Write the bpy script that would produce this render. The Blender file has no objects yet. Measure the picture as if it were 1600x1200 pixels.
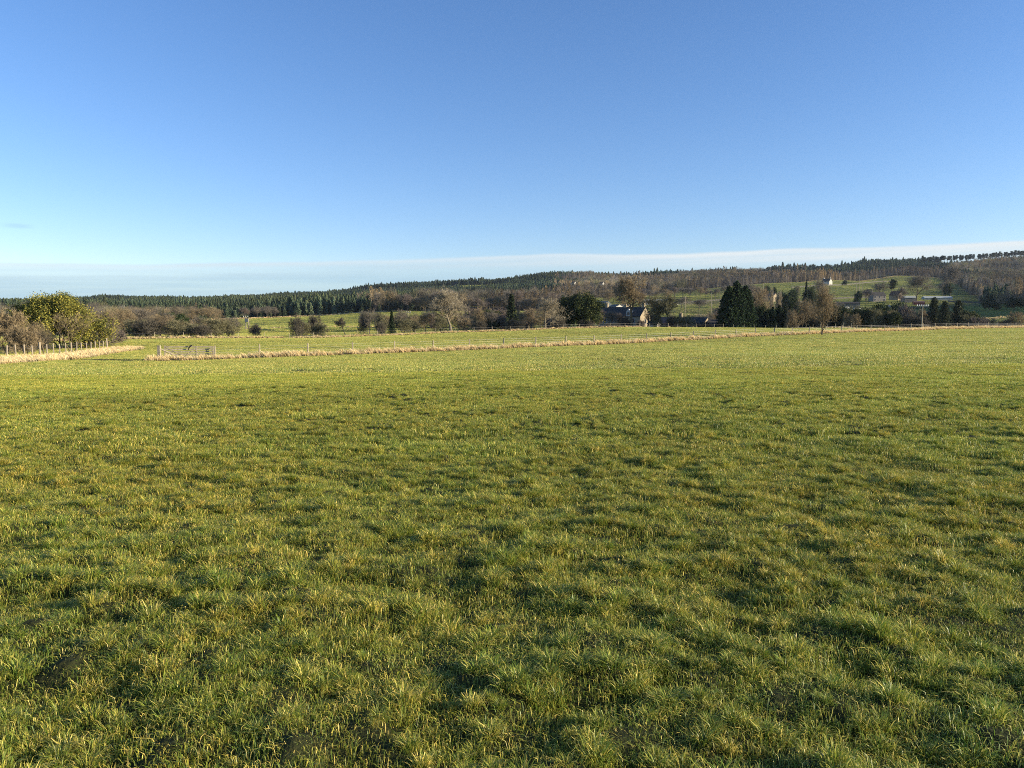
import bpy, math, random
import numpy as np
from mathutils import Vector

# ---------------------------------------------------------------- camera / world / sun
sc = bpy.context.scene
COL = sc.collection
F = 1155.0
PITCH = math.atan(95 / F)
EYE = 1.6
CT, ST = math.cos(PITCH), math.sin(PITCH)
cam_d = bpy.data.cameras.new("camera")
cam_d.sensor_width = 36; cam_d.lens = 36 * F / 1600
cam_d.clip_start = 0.05; cam_d.clip_end = 60000
cam = bpy.data.objects.new("camera", cam_d); COL.objects.link(cam)
cam.location = (0, 0, EYE); cam.rotation_euler = (math.pi / 2 - PITCH, 0, 0)
sc.camera = cam

SUN_EL = math.radians(14.0)
SUN_AZ = math.radians(101.0)      # clockwise from the viewing direction (+Y): to the right, a touch behind
W = bpy.data.worlds.new("World"); sc.world = W; W.use_nodes = True
nt = W.node_tree; N = nt.nodes; L = nt.links
for n in list(N): N.remove(n)
def nd(t, **k):
    n = N.new(t)
    for a, b in k.items(): setattr(n, a, b)
    return n
def mth(op, a, b=None, c=None, clamp=False):
    n = nd("ShaderNodeMath", operation=op, use_clamp=clamp)
    for i, v in enumerate((a, b, c)):
        if v is None: continue
        if isinstance(v, (int, float)): n.inputs[i].default_value = v
        else: L.new(v, n.inputs[i])
    return n.outputs[0]
def sstep(x, lo, hi):
    n = nd("ShaderNodeMapRange", interpolation_type="SMOOTHSTEP")
    L.new(x, n.inputs[0]); n.inputs[1].default_value = lo; n.inputs[2].default_value = hi
    return n.outputs[0]
sky = nd("ShaderNodeTexSky", sky_type="NISHITA", sun_disc=False)
sky.sun_elevation = SUN_EL; sky.sun_rotation = SUN_AZ
sky.altitude = 100; sky.air_density = 1.0; sky.dust_density = 0.1; sky.ozone_density = 2.6
hsv = nd("ShaderNodeHueSaturation"); hsv.inputs["Hue"].default_value = 0.5
hsv.inputs["Saturation"].default_value = 1.14; hsv.inputs["Value"].default_value = 1.0
L.new(sky.outputs[0], hsv.inputs["Color"])
# thin sheet of high cloud lying low over the horizon
tc = nd("ShaderNodeTexCoord"); sp = nd("ShaderNodeSeparateXYZ"); L.new(tc.outputs["Generated"], sp.inputs[0])
hor = mth("SQRT", mth("ADD", mth("MULTIPLY", sp.outputs[0], sp.outputs[0]), mth("MULTIPLY", sp.outputs[1], sp.outputs[1])))
el = mth("DIVIDE", sp.outputs[2], hor)
az = mth("ARCTAN2", sp.outputs[0], sp.outputs[1])
cmb = nd("ShaderNodeCombineXYZ"); L.new(mth("MULTIPLY", az, 2.2), cmb.inputs[0]); L.new(mth("MULTIPLY", mth("SUBTRACT", el, mth("MULTIPLY", az, 0.022)), 60.0), cmb.inputs[1])
nz = nd("ShaderNodeTexNoise"); nz.inputs["Scale"].default_value = 1.0; nz.inputs["Detail"].default_value = 5; nz.inputs["Roughness"].default_value = 0.55
L.new(cmb.outputs[0], nz.inputs["Vector"])
cmb2 = nd("ShaderNodeCombineXYZ"); L.new(mth("MULTIPLY", az, 3.5), cmb2.inputs[0]); cmb2.inputs[2].default_value = 4.4
nz2 = nd("ShaderNodeTexNoise"); nz2.inputs["Scale"].default_value = 1.0; nz2.inputs["Detail"].default_value = 3
L.new(cmb2.outputs[0], nz2.inputs["Vector"])
top = mth("ADD", mth("MULTIPLY_ADD", sstep(az, -0.6, 0.12), 0.025, 0.068), mth("MULTIPLY", mth("SUBTRACT", nz2.outputs[0], 0.5), 0.012))
d = mth("SUBTRACT", top, el)                        # how far below the upper edge of the sheet
edge = sstep(d, -0.0012, 0.0035)
streak = sstep(nz.outputs[0], 0.36, 0.66)
deep = mth("SUBTRACT", 1.0, mth("MULTIPLY", sstep(d, 0.010, 0.026), 0.6))
rightness = mth("MULTIPLY_ADD", sstep(az, -0.25, 0.35), 0.72, 0.28)
bright = mth("MULTIPLY", mth("MULTIPLY", edge, deep), mth("MULTIPLY", rightness, mth("MULTIPLY_ADD", streak, 0.55, 0.50)))
dens = mth("MULTIPLY", mth("MULTIPLY_ADD", sstep(d, 0.0, 0.03), 0.35, mth("MULTIPLY_ADD", streak, 0.35, 0.2)), edge)
# one small wisp at the left
w1 = mth("MULTIPLY", mth("SUBTRACT", 1.0, sstep(mth("ABSOLUTE", mth("SUBTRACT", el, 0.108)), 0.0005, 0.004)), mth("SUBTRACT", 1.0, sstep(mth("ABSOLUTE", mth("ADD", az, 0.583)), 0.0, 0.022)))
rim = mth("MULTIPLY", edge, mth("SUBTRACT", 1.0, sstep(d, 0.001, 0.010)))
dens2 = mth("MAXIMUM", dens, mth("MULTIPLY", w1, 0.40))
mix = nd("ShaderNodeMix", data_type="RGBA"); L.new(dens2, mix.inputs["Factor"])
cst = nd("ShaderNodeMix", data_type="RGBA", blend_type="MULTIPLY"); cst.inputs["Factor"].default_value = 1; cst.inputs["B"].default_value = (1.06, 1.03, 1.22, 1)
L.new(hsv.outputs[0], cst.inputs["A"]); L.new(cst.outputs["Result"], mix.inputs["A"]); mix.inputs["B"].default_value = (2.3, 3.6, 4.5, 1)
mix2 = nd("ShaderNodeMix", data_type="RGBA"); L.new(mix.outputs["Result"], mix2.inputs["A"]); mix2.inputs["B"].default_value = (4.5, 4.9, 5.1, 1)
bg = nd("ShaderNodeBackground"); bg.inputs["Strength"].default_value = 0.10
L.new(mth("MULTIPLY_ADD", bright, 0.95, mth("MULTIPLY", rim, 0.40), clamp=True), mix2.inputs["Factor"]); L.new(mix2.outputs["Result"], bg.inputs[0])
out = nd("ShaderNodeOutputWorld"); L.new(bg.outputs[0], out.inputs[0])

sun_d = bpy.data.lights.new("sun", "SUN"); sun_d.energy = 5.0; sun_d.angle = math.radians(0.53); sun_d.color = (1.0, 0.88, 0.68)
sun = bpy.data.objects.new("sun", sun_d); COL.objects.link(sun)
sv = Vector((math.sin(SUN_AZ) * math.cos(SUN_EL), math.cos(SUN_AZ) * math.cos(SUN_EL), math.sin(SUN_EL)))
sun.rotation_euler = sv.to_track_quat("Z", "Y").to_euler(); sun.location = (30, 0, 30)
sc.view_settings.view_transform = "Standard"; sc.view_settings.look = "None"
sc.view_settings.exposure = 0.85; sc.view_settings.gamma = 1.0
sc.cycles.use_denoising = False; sc.cycles.filter_width = 1.0
sc.cycles.max_bounces = 5; sc.cycles.diffuse_bounces = 2; sc.cycles.transmission_bounces = 3
sc.cycles.volume_bounces = 0; sc.cycles.transparent_max_bounces = 8
sc.cycles.sample_clamp_indirect = 4

# ---------------------------------------------------------------- helpers
RS = np.random.RandomState
_tab = RS(5).rand(256, 256)
def vnoise(x, y, s, seed=0):
    x = np.asarray(x, float) / s + seed * 17.3; y = np.asarray(y, float) / s + seed * 31.7
    xi = np.floor(x).astype(int); yi = np.floor(y).astype(int)
    fx = x - xi; fy = y - yi; fx = fx * fx * (3 - 2 * fx); fy = fy * fy * (3 - 2 * fy)
    a = _tab[xi % 256, yi % 256]; b = _tab[(xi + 1) % 256, yi % 256]
    c = _tab[xi % 256, (yi + 1) % 256]; e = _tab[(xi + 1) % 256, (yi + 1) % 256]
    return (a * (1 - fx) + b * fx) * (1 - fy) + (c * (1 - fx) + e * fx) * fy
def sst(x, lo, hi):
    t = np.clip((np.asarray(x, float) - lo) / (hi - lo), 0, 1); return t * t * (3 - 2 * t)

def pix(u, v, Y):
    """point at depth Y seen at pixel (u, v) of the 1600 x 1200 photograph"""
    a = (u - 800) / F; b = (v - 600) / F
    y = CT - b * ST; z = -ST - b * CT
    return a * Y / y, Y, EYE + z * Y / y
def row_z(v, Y): return pix(800, v, Y)[2]
def uX(u, Y): return pix(u, 505, Y)[0]

# ---- terrain: ground levels along rays; ('z', ...) are heights in metres, ('v', ...) rows of the photograph
NODES = [
 (0.5, 'z', [(-400, 0), (2000, 0)]), (8, 'z', [(-400, 0), (2000, 0)]),
 (30, 'z', [(-400, -.5), (250, -.55), (800, -.32), (1350, -.12), (2000, 0)]),
 (65, 'z', [(-400, -1.5), (0, -1.5), (250, -1.66), (660, -1.3), (1000, -.8), (1350, -.45), (2000, -.1)]),
 (95, 'z', [(-400, -1.8), (150, -1.8), (500, -1.6), (800, -1.25), (1013, -.98), (1225, -.55), (1350, -.25), (2000, .15)]),
 (130, 'z', [(-400, -1.6), (0, -1.5), (250, -1.0), (500, -1.15), (800, -.7), (1000, -.2), (1225, 0), (1350, .1), (1600, .35), (2000, .5)]),
 (170, 'z', [(-400, -2), (0, -1.8), (250, -1.3), (500, -1.3), (700, -.46), (800, -.17), (900, .35), (1000, .65), (1200, .5), (1350, .5), (1600, .56), (2000, .7)]),
 (200, 'z', [(-400, -2), (0, -2), (250, -1.5), (500, -.7), (700, -.5), (800, -.3), (900, .2), (1000, .4), (1130, .3), (1250, -.8), (1350, -.6), (1600, 0), (2000, .2)]),
 (235, 'z', [(-400, -2), (250, -1), (500, .3), (700, .2), (800, -.2), (900, -2), (1000, -2.5), (1100, -3), (1350, -4), (1600, -2.5), (2000, -2)]),
 (300, 'z', [(-400, -1), (250, -.5), (370, .5), (500, 1), (700, 1.5), (800, 1.5), (900, -1), (1000, -2.5), (1200, -5), (1400, -4), (1500, -.5), (1600, 1.7), (2000, 3)]),
 (400, 'v', [(-400, 506), (0, 505), (300, 503), (370, 500.5), (500, 497), (640, 492.5), (800, 492), (900, 495), (1000, 497), (1200, 496), (1400, 492), (1600, 486), (1660, 483), (1760, 425), (2000, 370)]),
 (500, 'v', [(-400, 500), (300, 500), (400, 497), (500, 494), (560, 490), (640, 487), (800, 486), (900, 488), (1000, 487), (1100, 486), (1200, 483), (1400, 476), (1600, 478), (1660, 476), (1760, 440), (2000, 400)]),
 (700, 'v', [(-400, 494), (0, 492), (300, 490), (500, 484), (640, 478), (800, 476), (900, 474), (1000, 472), (1100, 470), (1200, 462), (1400, 458), (1600, 462), (1660, 460), (1760, 440), (2000, 420)]),
 (950, 'v', [(-400, 488), (0, 484), (300, 482), (500, 476), (640, 468), (800, 464), (900, 460), (1000, 458), (1100, 452), (1200, 444), (1300, 441), (1400, 440), (1500, 442), (1600, 444), (2000, 438)]),
 (1250, 'v', [(-400, 485), (0, 481), (300, 476), (500, 470), (640, 460), (800, 452), (900, 446), (1000, 446), (1100, 441), (1200, 436), (1300, 433), (1400, 425), (1500, 424), (1600, 420), (2000, 415)]),
 (1600, 'v', [(-400, 484), (0, 480), (50, 476), (100, 472), (180, 468), (205, 471), (300, 473), (400, 472), (450, 466), (500, 464), (560, 457), (600, 452), (700, 447), (760, 445), (800, 441), (830, 436), (870, 433), (940, 435), (990, 437), (1015, 432), (1050, 431), (1065, 435), (1090, 430), (1200, 428), (1310, 425), (1350, 414), (1450, 414), (1520, 412), (1600, 405), (2000, 400)]),
 (2200, 'v', [(-400, 492), (0, 490), (400, 482), (600, 470), (800, 458), (1000, 450), (1300, 440), (1600, 425), (2000, 420)]),
 (5000, 'v', [(-400, 503), (2000, 500)]), (30000, 'v', [(-400, 504), (2000, 504)]),
]
UG = np.linspace(-500, 2100, 521); SG = np.linspace(math.log(0.5), math.log(30000), 900)
def _build_table():
    s = np.log([n[0] for n in NODES]); Z = []
    for Y, kind, pts in NODES:
        us = [p[0] for p in pts]; vs = [p[1] if kind == 'z' else row_z(p[1], Y) for p in pts]
        Z.append(np.interp(UG, us, vs))
    Z = np.array(Z)
    h = np.diff(s)[:, None]; dl = np.diff(Z, axis=0) / h
    m = np.zeros_like(Z); m[0] = dl[0]; m[-1] = dl[-1]
    w1 = 2 * h[1:] + h[:-1]; w2 = h[1:] + 2 * h[:-1]
    with np.errstate(all='ignore'):
        mm = (w1 + w2) / (w1 / dl[:-1] + w2 / dl[1:])
    m[1:-1] = np.where(dl[:-1] * dl[1:] > 0, np.nan_to_num(mm), 0)
    i = np.clip(np.searchsorted(s, SG) - 1, 0, len(s) - 2)
    t = ((SG - s[i]) / np.diff(s)[i])[:, None]; hh = np.diff(s)[i][:, None]
    T = (2*t**3 - 3*t**2 + 1) * Z[i] + (t**3 - 2*t**2 + t) * hh * m[i] + (-2*t**3 + 3*t**2) * Z[i+1] + (t**3 - t**2) * hh * m[i+1]
    def blur(A, sg, ax):
        r = int(3 * sg) + 1; k = np.exp(-0.5 * (np.arange(-r, r + 1) / sg) ** 2); k /= k.sum()
        P = np.pad(A, [(r, r) if q == ax else (0, 0) for q in (0, 1)], mode='edge')
        return np.apply_along_axis(lambda x: np.convolve(x, k, 'valid'), ax, P)
    return blur(blur(T, 3.0, 1), 3.0, 0)
TT = _build_table()
def uvY(X, Y):
    X = np.asarray(X, float); Y = np.asarray(Y, float); r = np.hypot(X, Y)
    Ye = np.maximum(Y, 0.35 * r) + 1e-6
    u = np.clip(800 + F * 1.0034 * X / Ye, -500, 2100)
    return u, Ye
def mudmask(X, Y):
    """bare trodden earth by the gate and small scrapes in the pasture"""
    m = np.exp(-((X + 35.0) / 3.4) ** 4 - ((Y - 64.6) / 3.0) ** 4) * 1.5
    m = np.maximum(m, np.exp(-((X + 49.3) / 2.4) ** 4 - ((Y - 93.5) / 3.8) ** 4) * 1.5)
    for (u, v, s) in ((410, 912, .05), (372, 930, .04), (200, 985, .05), (195, 945, .04), (545, 866, .06),
                      (395, 962, .04), (735, 880, .06), (1190, 845, .06), (1270, 868, .05), (1400, 905, .05), (930, 860, .05), (1240, 1060, .035),
                      (705, 718, .09), (150, 797, .08), (1190, 930, .05), (1030, 838, .06), (620, 1010, .04)):
        b = (v - 600) / F; y = EYE * (CT - b * ST) / (ST + b * CT); x = (u - 800) / F * y / (CT - b * ST)
        m = np.maximum(m, np.exp(-((X - x) / (s * 1.5)) ** 2 - ((Y - y) / s) ** 2) * (0.35 + 1.3 * vnoise(X, Y, 0.045, 9)))
    return m
def hill(X, Y):
    """tussocky micro relief of the pasture, fading out with distance"""
    r = np.hypot(X, Y)
    a = (vnoise(X, Y, 0.24, 1) - .5) * 0.085 * (1 - sst(r, 25, 60)) + (vnoise(X, Y, 0.75, 2) - .5) * 0.03 * (1 - .6 * sst(r, 15, 40)) * (1 - sst(r, 50, 120))
    a += (vnoise(X, Y, 0.12, 6) - .5) * 0.045 * (1 - sst(r, 14, 30))
    a += (vnoise(X, Y * 1.3, 3.2, 3) - .5) * (0.04 + .03 * (1 - sst(r, 8, 25))) * (1 - sst(r, 120, 260)) + (vnoise(X, Y, 11, 4) - .5) * 0.14 * (1 - sst(r, 200, 400)) * sst(r, 6, 20)
    a += (vnoise(X, Y, 70, 7) - .5) * 5.0 * sst(r, 400, 900)
    return a
def gz(X, Y):
    u, Ye = uvY(X, Y)
    fu = (u - UG[0]) / (UG[1] - UG[0]); fs = (np.log(np.clip(Ye, .5, 29000)) - SG[0]) / (SG[1] - SG[0])
    iu = np.clip(fu.astype(int) if hasattr(fu, 'astype') else int(fu), 0, len(UG) - 2); is_ = np.clip(fs.astype(int), 0, len(SG) - 2)
    fu = fu - iu; fs = fs - is_
    z = (TT[is_, iu] * (1 - fu) + TT[is_, iu + 1] * fu) * (1 - fs) + (TT[is_ + 1, iu] * (1 - fu) + TT[is_ + 1, iu + 1] * fu) * fs
    return z + hill(X, Y)
def g1(X, Y): return float(gz(np.array([float(X)]), np.array([float(Y)]))[0])

# ---------------------------------------------------------------- materials
def new_mat(name):
    m = bpy.data.materials.new(name); m.use_nodes = True
    for n in list(m.node_tree.nodes): m.node_tree.nodes.remove(n)
    return m
class MN:
    def __init__(s, name): s.m = new_mat(name); s.n = s.m.node_tree.nodes; s.l = s.m.node_tree.links
    def nd(s, t, ins=None, **k):
        n = s.n.new(t)
        for a, b in k.items(): setattr(n, a, b)
        for a, b in (ins or {}).items():
            if isinstance(b, bpy.types.NodeSocket): s.l.new(b, n.inputs[a])
            else: n.inputs[a].default_value = b
        return n
    def mix(s, f, a, b, mode='MIX'):
        n = s.nd("ShaderNodeMix", data_type="RGBA", blend_type=mode)
        for k, v in (("Factor", f), ("A", a), ("B", b)):
            if isinstance(v, bpy.types.NodeSocket): s.l.new(v, n.inputs[k])
            elif k == "Factor": n.inputs[k].default_value = v
            else: n.inputs[k].default_value = (*v, 1)
        return n.outputs["Result"]
    def noise(s, scale, detail=3, vec=None, rough=.5):
        return s.nd("ShaderNodeTexNoise", {"Scale": scale, "Detail": detail, "Roughness": rough, **({"Vector": vec} if vec else {})}).outputs[0]
    def ramp(s, x, lo, hi):
        return s.nd("ShaderNodeMapRange", {0: x, 1: lo, 2: hi}, interpolation_type="SMOOTHSTEP").outputs[0]
    def mul(s, a, b, op="MULTIPLY"): return s.nd("ShaderNodeMath", {0: a, 1: b}, operation=op).outputs[0]
    def attr(s, name, inst=False):
        return s.nd("ShaderNodeAttribute", attribute_type="INSTANCER" if inst else "GEOMETRY", attribute_name=name)
    def out(s, sh): s.l.new(sh, s.nd("ShaderNodeOutputMaterial").inputs[0]); return s.m

def leafy(name, translu=0.35, rough=.55, spec=.3, inst=True, sat=1.0):
    """blades/leaves: colour per blade from 'col', tinted per instance"""
    M = MN(name); c = M.attr("col").outputs["Color"]
    if inst:
        t = M.attr("tint", True).outputs["Color"]; c = M.mix(1.0, c, t, 'MULTIPLY')
    p = M.nd("ShaderNodeBsdfPrincipled", {"Base Color": c, "Roughness": rough, "Specular IOR Level": spec})
    tr = M.nd("ShaderNodeBsdfTranslucent", {"Color": c})
    mx = M.nd("ShaderNodeMixShader", {0: translu, 1: p.outputs[0], 2: tr.outputs[0]})
    return M.out(mx.outputs[0])
def plain(name, col, var=.25, scale=3.0, rough=.8, spec=.2, metallic=0, bump=0.0):
    M = MN(name)
    tc = M.nd("ShaderNodeTexCoord").outputs["Object"]
    f = M.noise(scale, 5, tc, .6); oi = M.nd("ShaderNodeObjectInfo").outputs["Random"]
    a = tuple(x * (1 - var) for x in col); b = tuple(min(1, x * (1 + var)) for x in col)
    c = M.mix(M.ramp(f, .3, .7), a, b)
    c = M.mix(M.mul(oi, .35), c, tuple(x * .75 for x in col))
    p = M.nd("ShaderNodeBsdfPrincipled", {"Base Color": c, "Roughness": rough, "Specular IOR Level": spec, "Metallic": metallic})
    if bump:
        bp = M.nd("ShaderNodeBump", {"Strength": bump, "Distance": .02, "Height": M.noise(scale * 8, 4, tc)}); M.l.new(bp.outputs[0], p.inputs["Normal"])
    return M.out(p.outputs[0])
MT = {
 'grass': leafy("grass_blades", .30, .42, .35),
 'straw': leafy("dry_grass", .30, .6, .2),
 'leaf': leafy("evergreen_leaves", .12, .8, .08, inst=False),
 'bark_far': leafy("forest_trees", .05, .9, .05),
 'twig': leafy("bare_twigs", .0, .85, .1, inst=False),
 'wood': plain("weathered_wood", (.38, .32, .21), .3, 6, .85, bump=.4),
 'post': plain("pale_fence_post", (.38, .31, .21), .25, 7, .85, bump=.3),
 'wire': plain("galvanised_wire", (.30, .29, .27), .1, 3, .5, .5, .7),
 'sand': plain("sandstone_wall", (.34, .27, .17), .25, 1.2, .9, bump=.5),
 'grey': plain("grey_stone_wall", (.19, .175, .155), .3, 1.2, .9, bump=.5),
 'slate': plain("slate_roof", (.072, .068, .064), .25, 2.2, .95, .05, bump=.4),
 'tile': plain("brown_tile_roof", (.17, .11, .085), .25, 2.2, .8, bump=.4),
 'render': plain("white_painted_wall", (.56, .52, .44), .08, 1.0, .8),
 'sheet': plain("pale_metal_sheeting", (.42, .43, .37), .15, .6, .8, .1),
 'dsheet': plain("dark_green_sheeting", (.07, .085, .08), .2, .6, .6, .3),
 'red': plain("red_painted_metal", (.33, .065, .04), .2, .8, .5, .4),
 'glass': plain("dark_window_glass", (.03, .035, .045), .1, 1, .1, .6),
 'white': plain("white_frame", (.75, .74, .70), .05, 1, .5),
 'carw': plain("white_car_paint", (.72, .70, .62), .03, 1, .25, .6),
 'carb': plain("blue_car_paint", (.12, .17, .26), .05, 1, .3, .6),
 'rubber': plain("tyre_rubber", (.03, .03, .03), .1, 3, .8),
 'wool': plain("sheep_wool", (.62, .57, .47), .12, 9, .95),
 'black': plain("black_plastic", (.015, .015, .017), .1, 5, .4, .4),
 'pot': plain("white_insulator", (.75, .75, .72), .05, 1, .3, .5),
 'galv': plain("grey_transformer", (.16, .18, .19), .1, 1, .5, .4, .3),
 'drystone': plain("dry_stone", (.13, .12, .10), .4, 1.5, .95, bump=.6),
 'tarmac': plain("lane_surface", (.15, .145, .135), .15, .3, .8),
}
# ground
M = MN("ground_surface")
cv = M.attr("cover").outputs["Color"]; geo = M.nd("ShaderNodeNewGeometry").outputs["Position"]
n1 = M.noise(9.0, 6, geo, .65); n2 = M.noise(0.9, 5, geo, .6); n3 = M.noise(0.03, 4, geo, .55); n4 = M.noise(45.0, 3, geo)
c = M.mix(M.ramp(n2, .35, .65), cv, M.mix(1.0, cv, (.70, .74, .68), 'MULTIPLY'))
c = M.mix(M.mul(M.ramp(n1, .5, .72), .5), c, M.mix(1.0, c, (1.6, 1.3, .9), 'MULTIPLY'))
c = M.mix(M.mul(M.ramp(n3, .4, .62), .5), c, M.mix(1.0, c, (.80, .85, .75), 'MULTIPLY'))
hh = M.nd("ShaderNodeMath", {0: M.mul(n1, .7), 1: M.mul(n4, .3)}, operation="ADD").outputs[0]
bp = M.nd("ShaderNodeBump", {"Strength": .8, "Distance": .05, "Height": hh})
p = M.nd("ShaderNodeBsdfPrincipled", {"Base Color": c, "Roughness": .95, "Specular IOR Level": .1, "Normal": bp.outputs[0]})
MT['ground'] = M.out(p.outputs[0])

# ---------------------------------------------------------------- object helpers
def mesh_np(name, V, Fc, mat=None, cols=None, quads=None, smooth=False):
    """V (n,3); Fc triangles (m,3) and quads (k,4); cols per-vertex (n,3)"""
    me = bpy.data.meshes.new(name); V = np.asarray(V, np.float32)
    Fc = np.asarray(Fc, np.int32).reshape(-1, 3) if Fc is not None and len(Fc) else np.zeros((0, 3), np.int32)
    Q = np.asarray(quads, np.int32).reshape(-1, 4) if quads is not None and len(quads) else np.zeros((0, 4), np.int32)
    me.vertices.add(len(V)); me.vertices.foreach_set("co", V.ravel())
    me.loops.add(len(Fc) * 3 + len(Q) * 4); me.loops.foreach_set("vertex_index", np.concatenate([Fc.ravel(), Q.ravel()]))
    me.polygons.add(len(Fc) + len(Q))
    st = np.concatenate([np.arange(len(Fc)) * 3, len(Fc) * 3 + np.arange(len(Q)) * 4]).astype(np.int32)
    me.polygons.foreach_set("loop_start", st)
    if smooth: me.polygons.foreach_set("use_smooth", np.ones(len(st), bool))
    me.update(calc_edges=True); me.validate()
    if cols is not None:
        a = me.color_attributes.new("col", "FLOAT_COLOR", "POINT")
        a.data.foreach_set("color", np.c_[cols, np.ones(len(cols))].astype(np.float32).ravel())
    if mat: me.materials.append(mat)
    return me
def ob(name, me, parent=None, loc=None):
    o = bpy.data.objects.new(name, me); COL.objects.link(o)
    if parent is not None: o.parent = parent
    if loc is not None: o.location = loc
    return o
def tag(o, label=None, cat=None, group=None, kind=None):
    for k, v in (("label", label), ("category", cat), ("group", group), ("kind", kind)):
        if v: o[k] = v
    return o
def thing(name, label, cat, loc, rz=0, group=None):
    return tag(_rz(ob(name, None, None, loc), rz), label, cat, group)
def _rz(o, rz): o.rotation_euler[2] = rz; return o
def copy_tree(o, parent=None):
    c = o.copy(); COL.objects.link(c)
    if parent is not None: c.parent = parent
    for ch in o.children: copy_tree(ch, c)
    return c

class MB:
    """gathers boxes, bars and prisms into one mesh"""
    def __init__(s): s.v = []; s.f = []
    def add(s, v, f): b = len(s.v); s.v += [tuple(q) for q in v]; s.f += [tuple(b + i for i in q) for q in f]; return s
    def box(s, x0, x1, y0, y1, z0, z1):
        return s.add([(x0, y0, z0), (x1, y0, z0), (x1, y1, z0), (x0, y1, z0), (x0, y0, z1), (x1, y0, z1), (x1, y1, z1), (x0, y1, z1)],
                     [(0, 3, 2, 1), (4, 5, 6, 7), (0, 1, 5, 4), (1, 2, 6, 5), (2, 3, 7, 6), (3, 0, 4, 7)])
    def bar(s, p, q, r, r2=None, n=6, flat=None):
        p = Vector(p); q = Vector(q); d = (q - p).normalized(); a = d.orthogonal().normalized(); b = d.cross(a); r2 = r if r2 is None else r2
        if abs(d.z) < .95 and flat: b = Vector((0, 0, 1)); a = d.cross(b).normalized(); b = a.cross(d)
        V = []
        for (c, rr) in ((p, r), (q, r2)):
            for i in range(n):
                t = 2 * math.pi * (i + .5) / n
                V.append(c + a * math.cos(t) * rr * (flat or 1) + b * math.sin(t) * rr)
        return s.add(V, [(i, (i + 1) % n, n + (i + 1) % n, n + i) for i in range(n)] + [tuple(range(n - 1, -1, -1)), tuple(range(n, 2 * n))])
    def mesh(s, name, mat, bevel=0):
        me = bpy.data.meshes.new(name); me.from_pydata(s.v, [], s.f); me.materials.append(mat); me.update(); return me
    def put(s, name, mat, parent=None, loc=None): return ob(name, s.mesh(name, mat), parent, loc)

def scatter(name, P, rot, scl, idx, tint, protos, label=None, cat=None, kind="stuff"):
    """one object that instances small clumps on its points"""
    me = bpy.data.meshes.new(name); P = np.asarray(P, np.float32); n = len(P)
    me.vertices.add(n); me.vertices.foreach_set("co", P.ravel())
    for nm, ty, arr, key in (("rot", "FLOAT_VECTOR", rot, "vector"), ("scl", "FLOAT_VECTOR", scl, "vector"), ("idx", "INT", idx, "value")):
        a = me.attributes.new(nm, ty, "POINT"); a.data.foreach_set(key, np.asarray(arr, np.int32 if ty == "INT" else np.float32).ravel())
    a = me.attributes.new("tint", "FLOAT_COLOR", "POINT"); a.data.foreach_set("color", np.c_[tint, np.ones(n)].astype(np.float32).ravel())
    o = ob(name, me); tag(o, label, cat, None, kind)
    pc = bpy.data.collections.new(name + "_clumps")
    for q in protos: pc.objects.link(q)
    ng = bpy.data.node_groups.new(name + "_nodes", "GeometryNodeTree")
    ng.interface.new_socket("Geometry", in_out='INPUT', socket_type='NodeSocketGeometry')
    ng.interface.new_socket("Geometry", in_out='OUTPUT', socket_type='NodeSocketGeometry')
    gi = ng.nodes.new("NodeGroupInput"); go = ng.nodes.new("NodeGroupOutput")
    ci = ng.nodes.new("GeometryNodeCollectionInfo"); ci.inputs["Collection"].default_value = pc
    ci.inputs["Separate Children"].default_value = True; ci.inputs["Reset Children"].default_value = True
    ip = ng.nodes.new("GeometryNodeInstanceOnPoints"); ip.inputs["Pick Instance"].default_value = True
    def na(nm, ty):
        x = ng.nodes.new("GeometryNodeInputNamedAttribute"); x.data_type = ty; x.inputs["Name"].default_value = nm; return x.outputs["Attribute"]
    e = ng.nodes.new("FunctionNodeEulerToRotation"); ng.links.new(na("rot", "FLOAT_VECTOR"), e.inputs[0])
    mp = ng.nodes.new("GeometryNodeMeshToPoints")
    ng.links.new(gi.outputs[0], mp.inputs[0]); ng.links.new(mp.outputs[0], ip.inputs["Points"]); ng.links.new(ci.outputs[0], ip.inputs["Instance"])
    ng.links.new(na("idx", "INT"), ip.inputs["Instance Index"]); ng.links.new(e.outputs[0], ip.inputs["Rotation"])
    ng.links.new(na("scl", "FLOAT_VECTOR"), ip.inputs["Scale"]); ng.links.new(ip.outputs[0], go.inputs[0])
    md = o.modifiers.new("clumps", "NODES"); md.node_group = ng
    return o
def proto(name, me): return bpy.data.objects.new(name, me)

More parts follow.
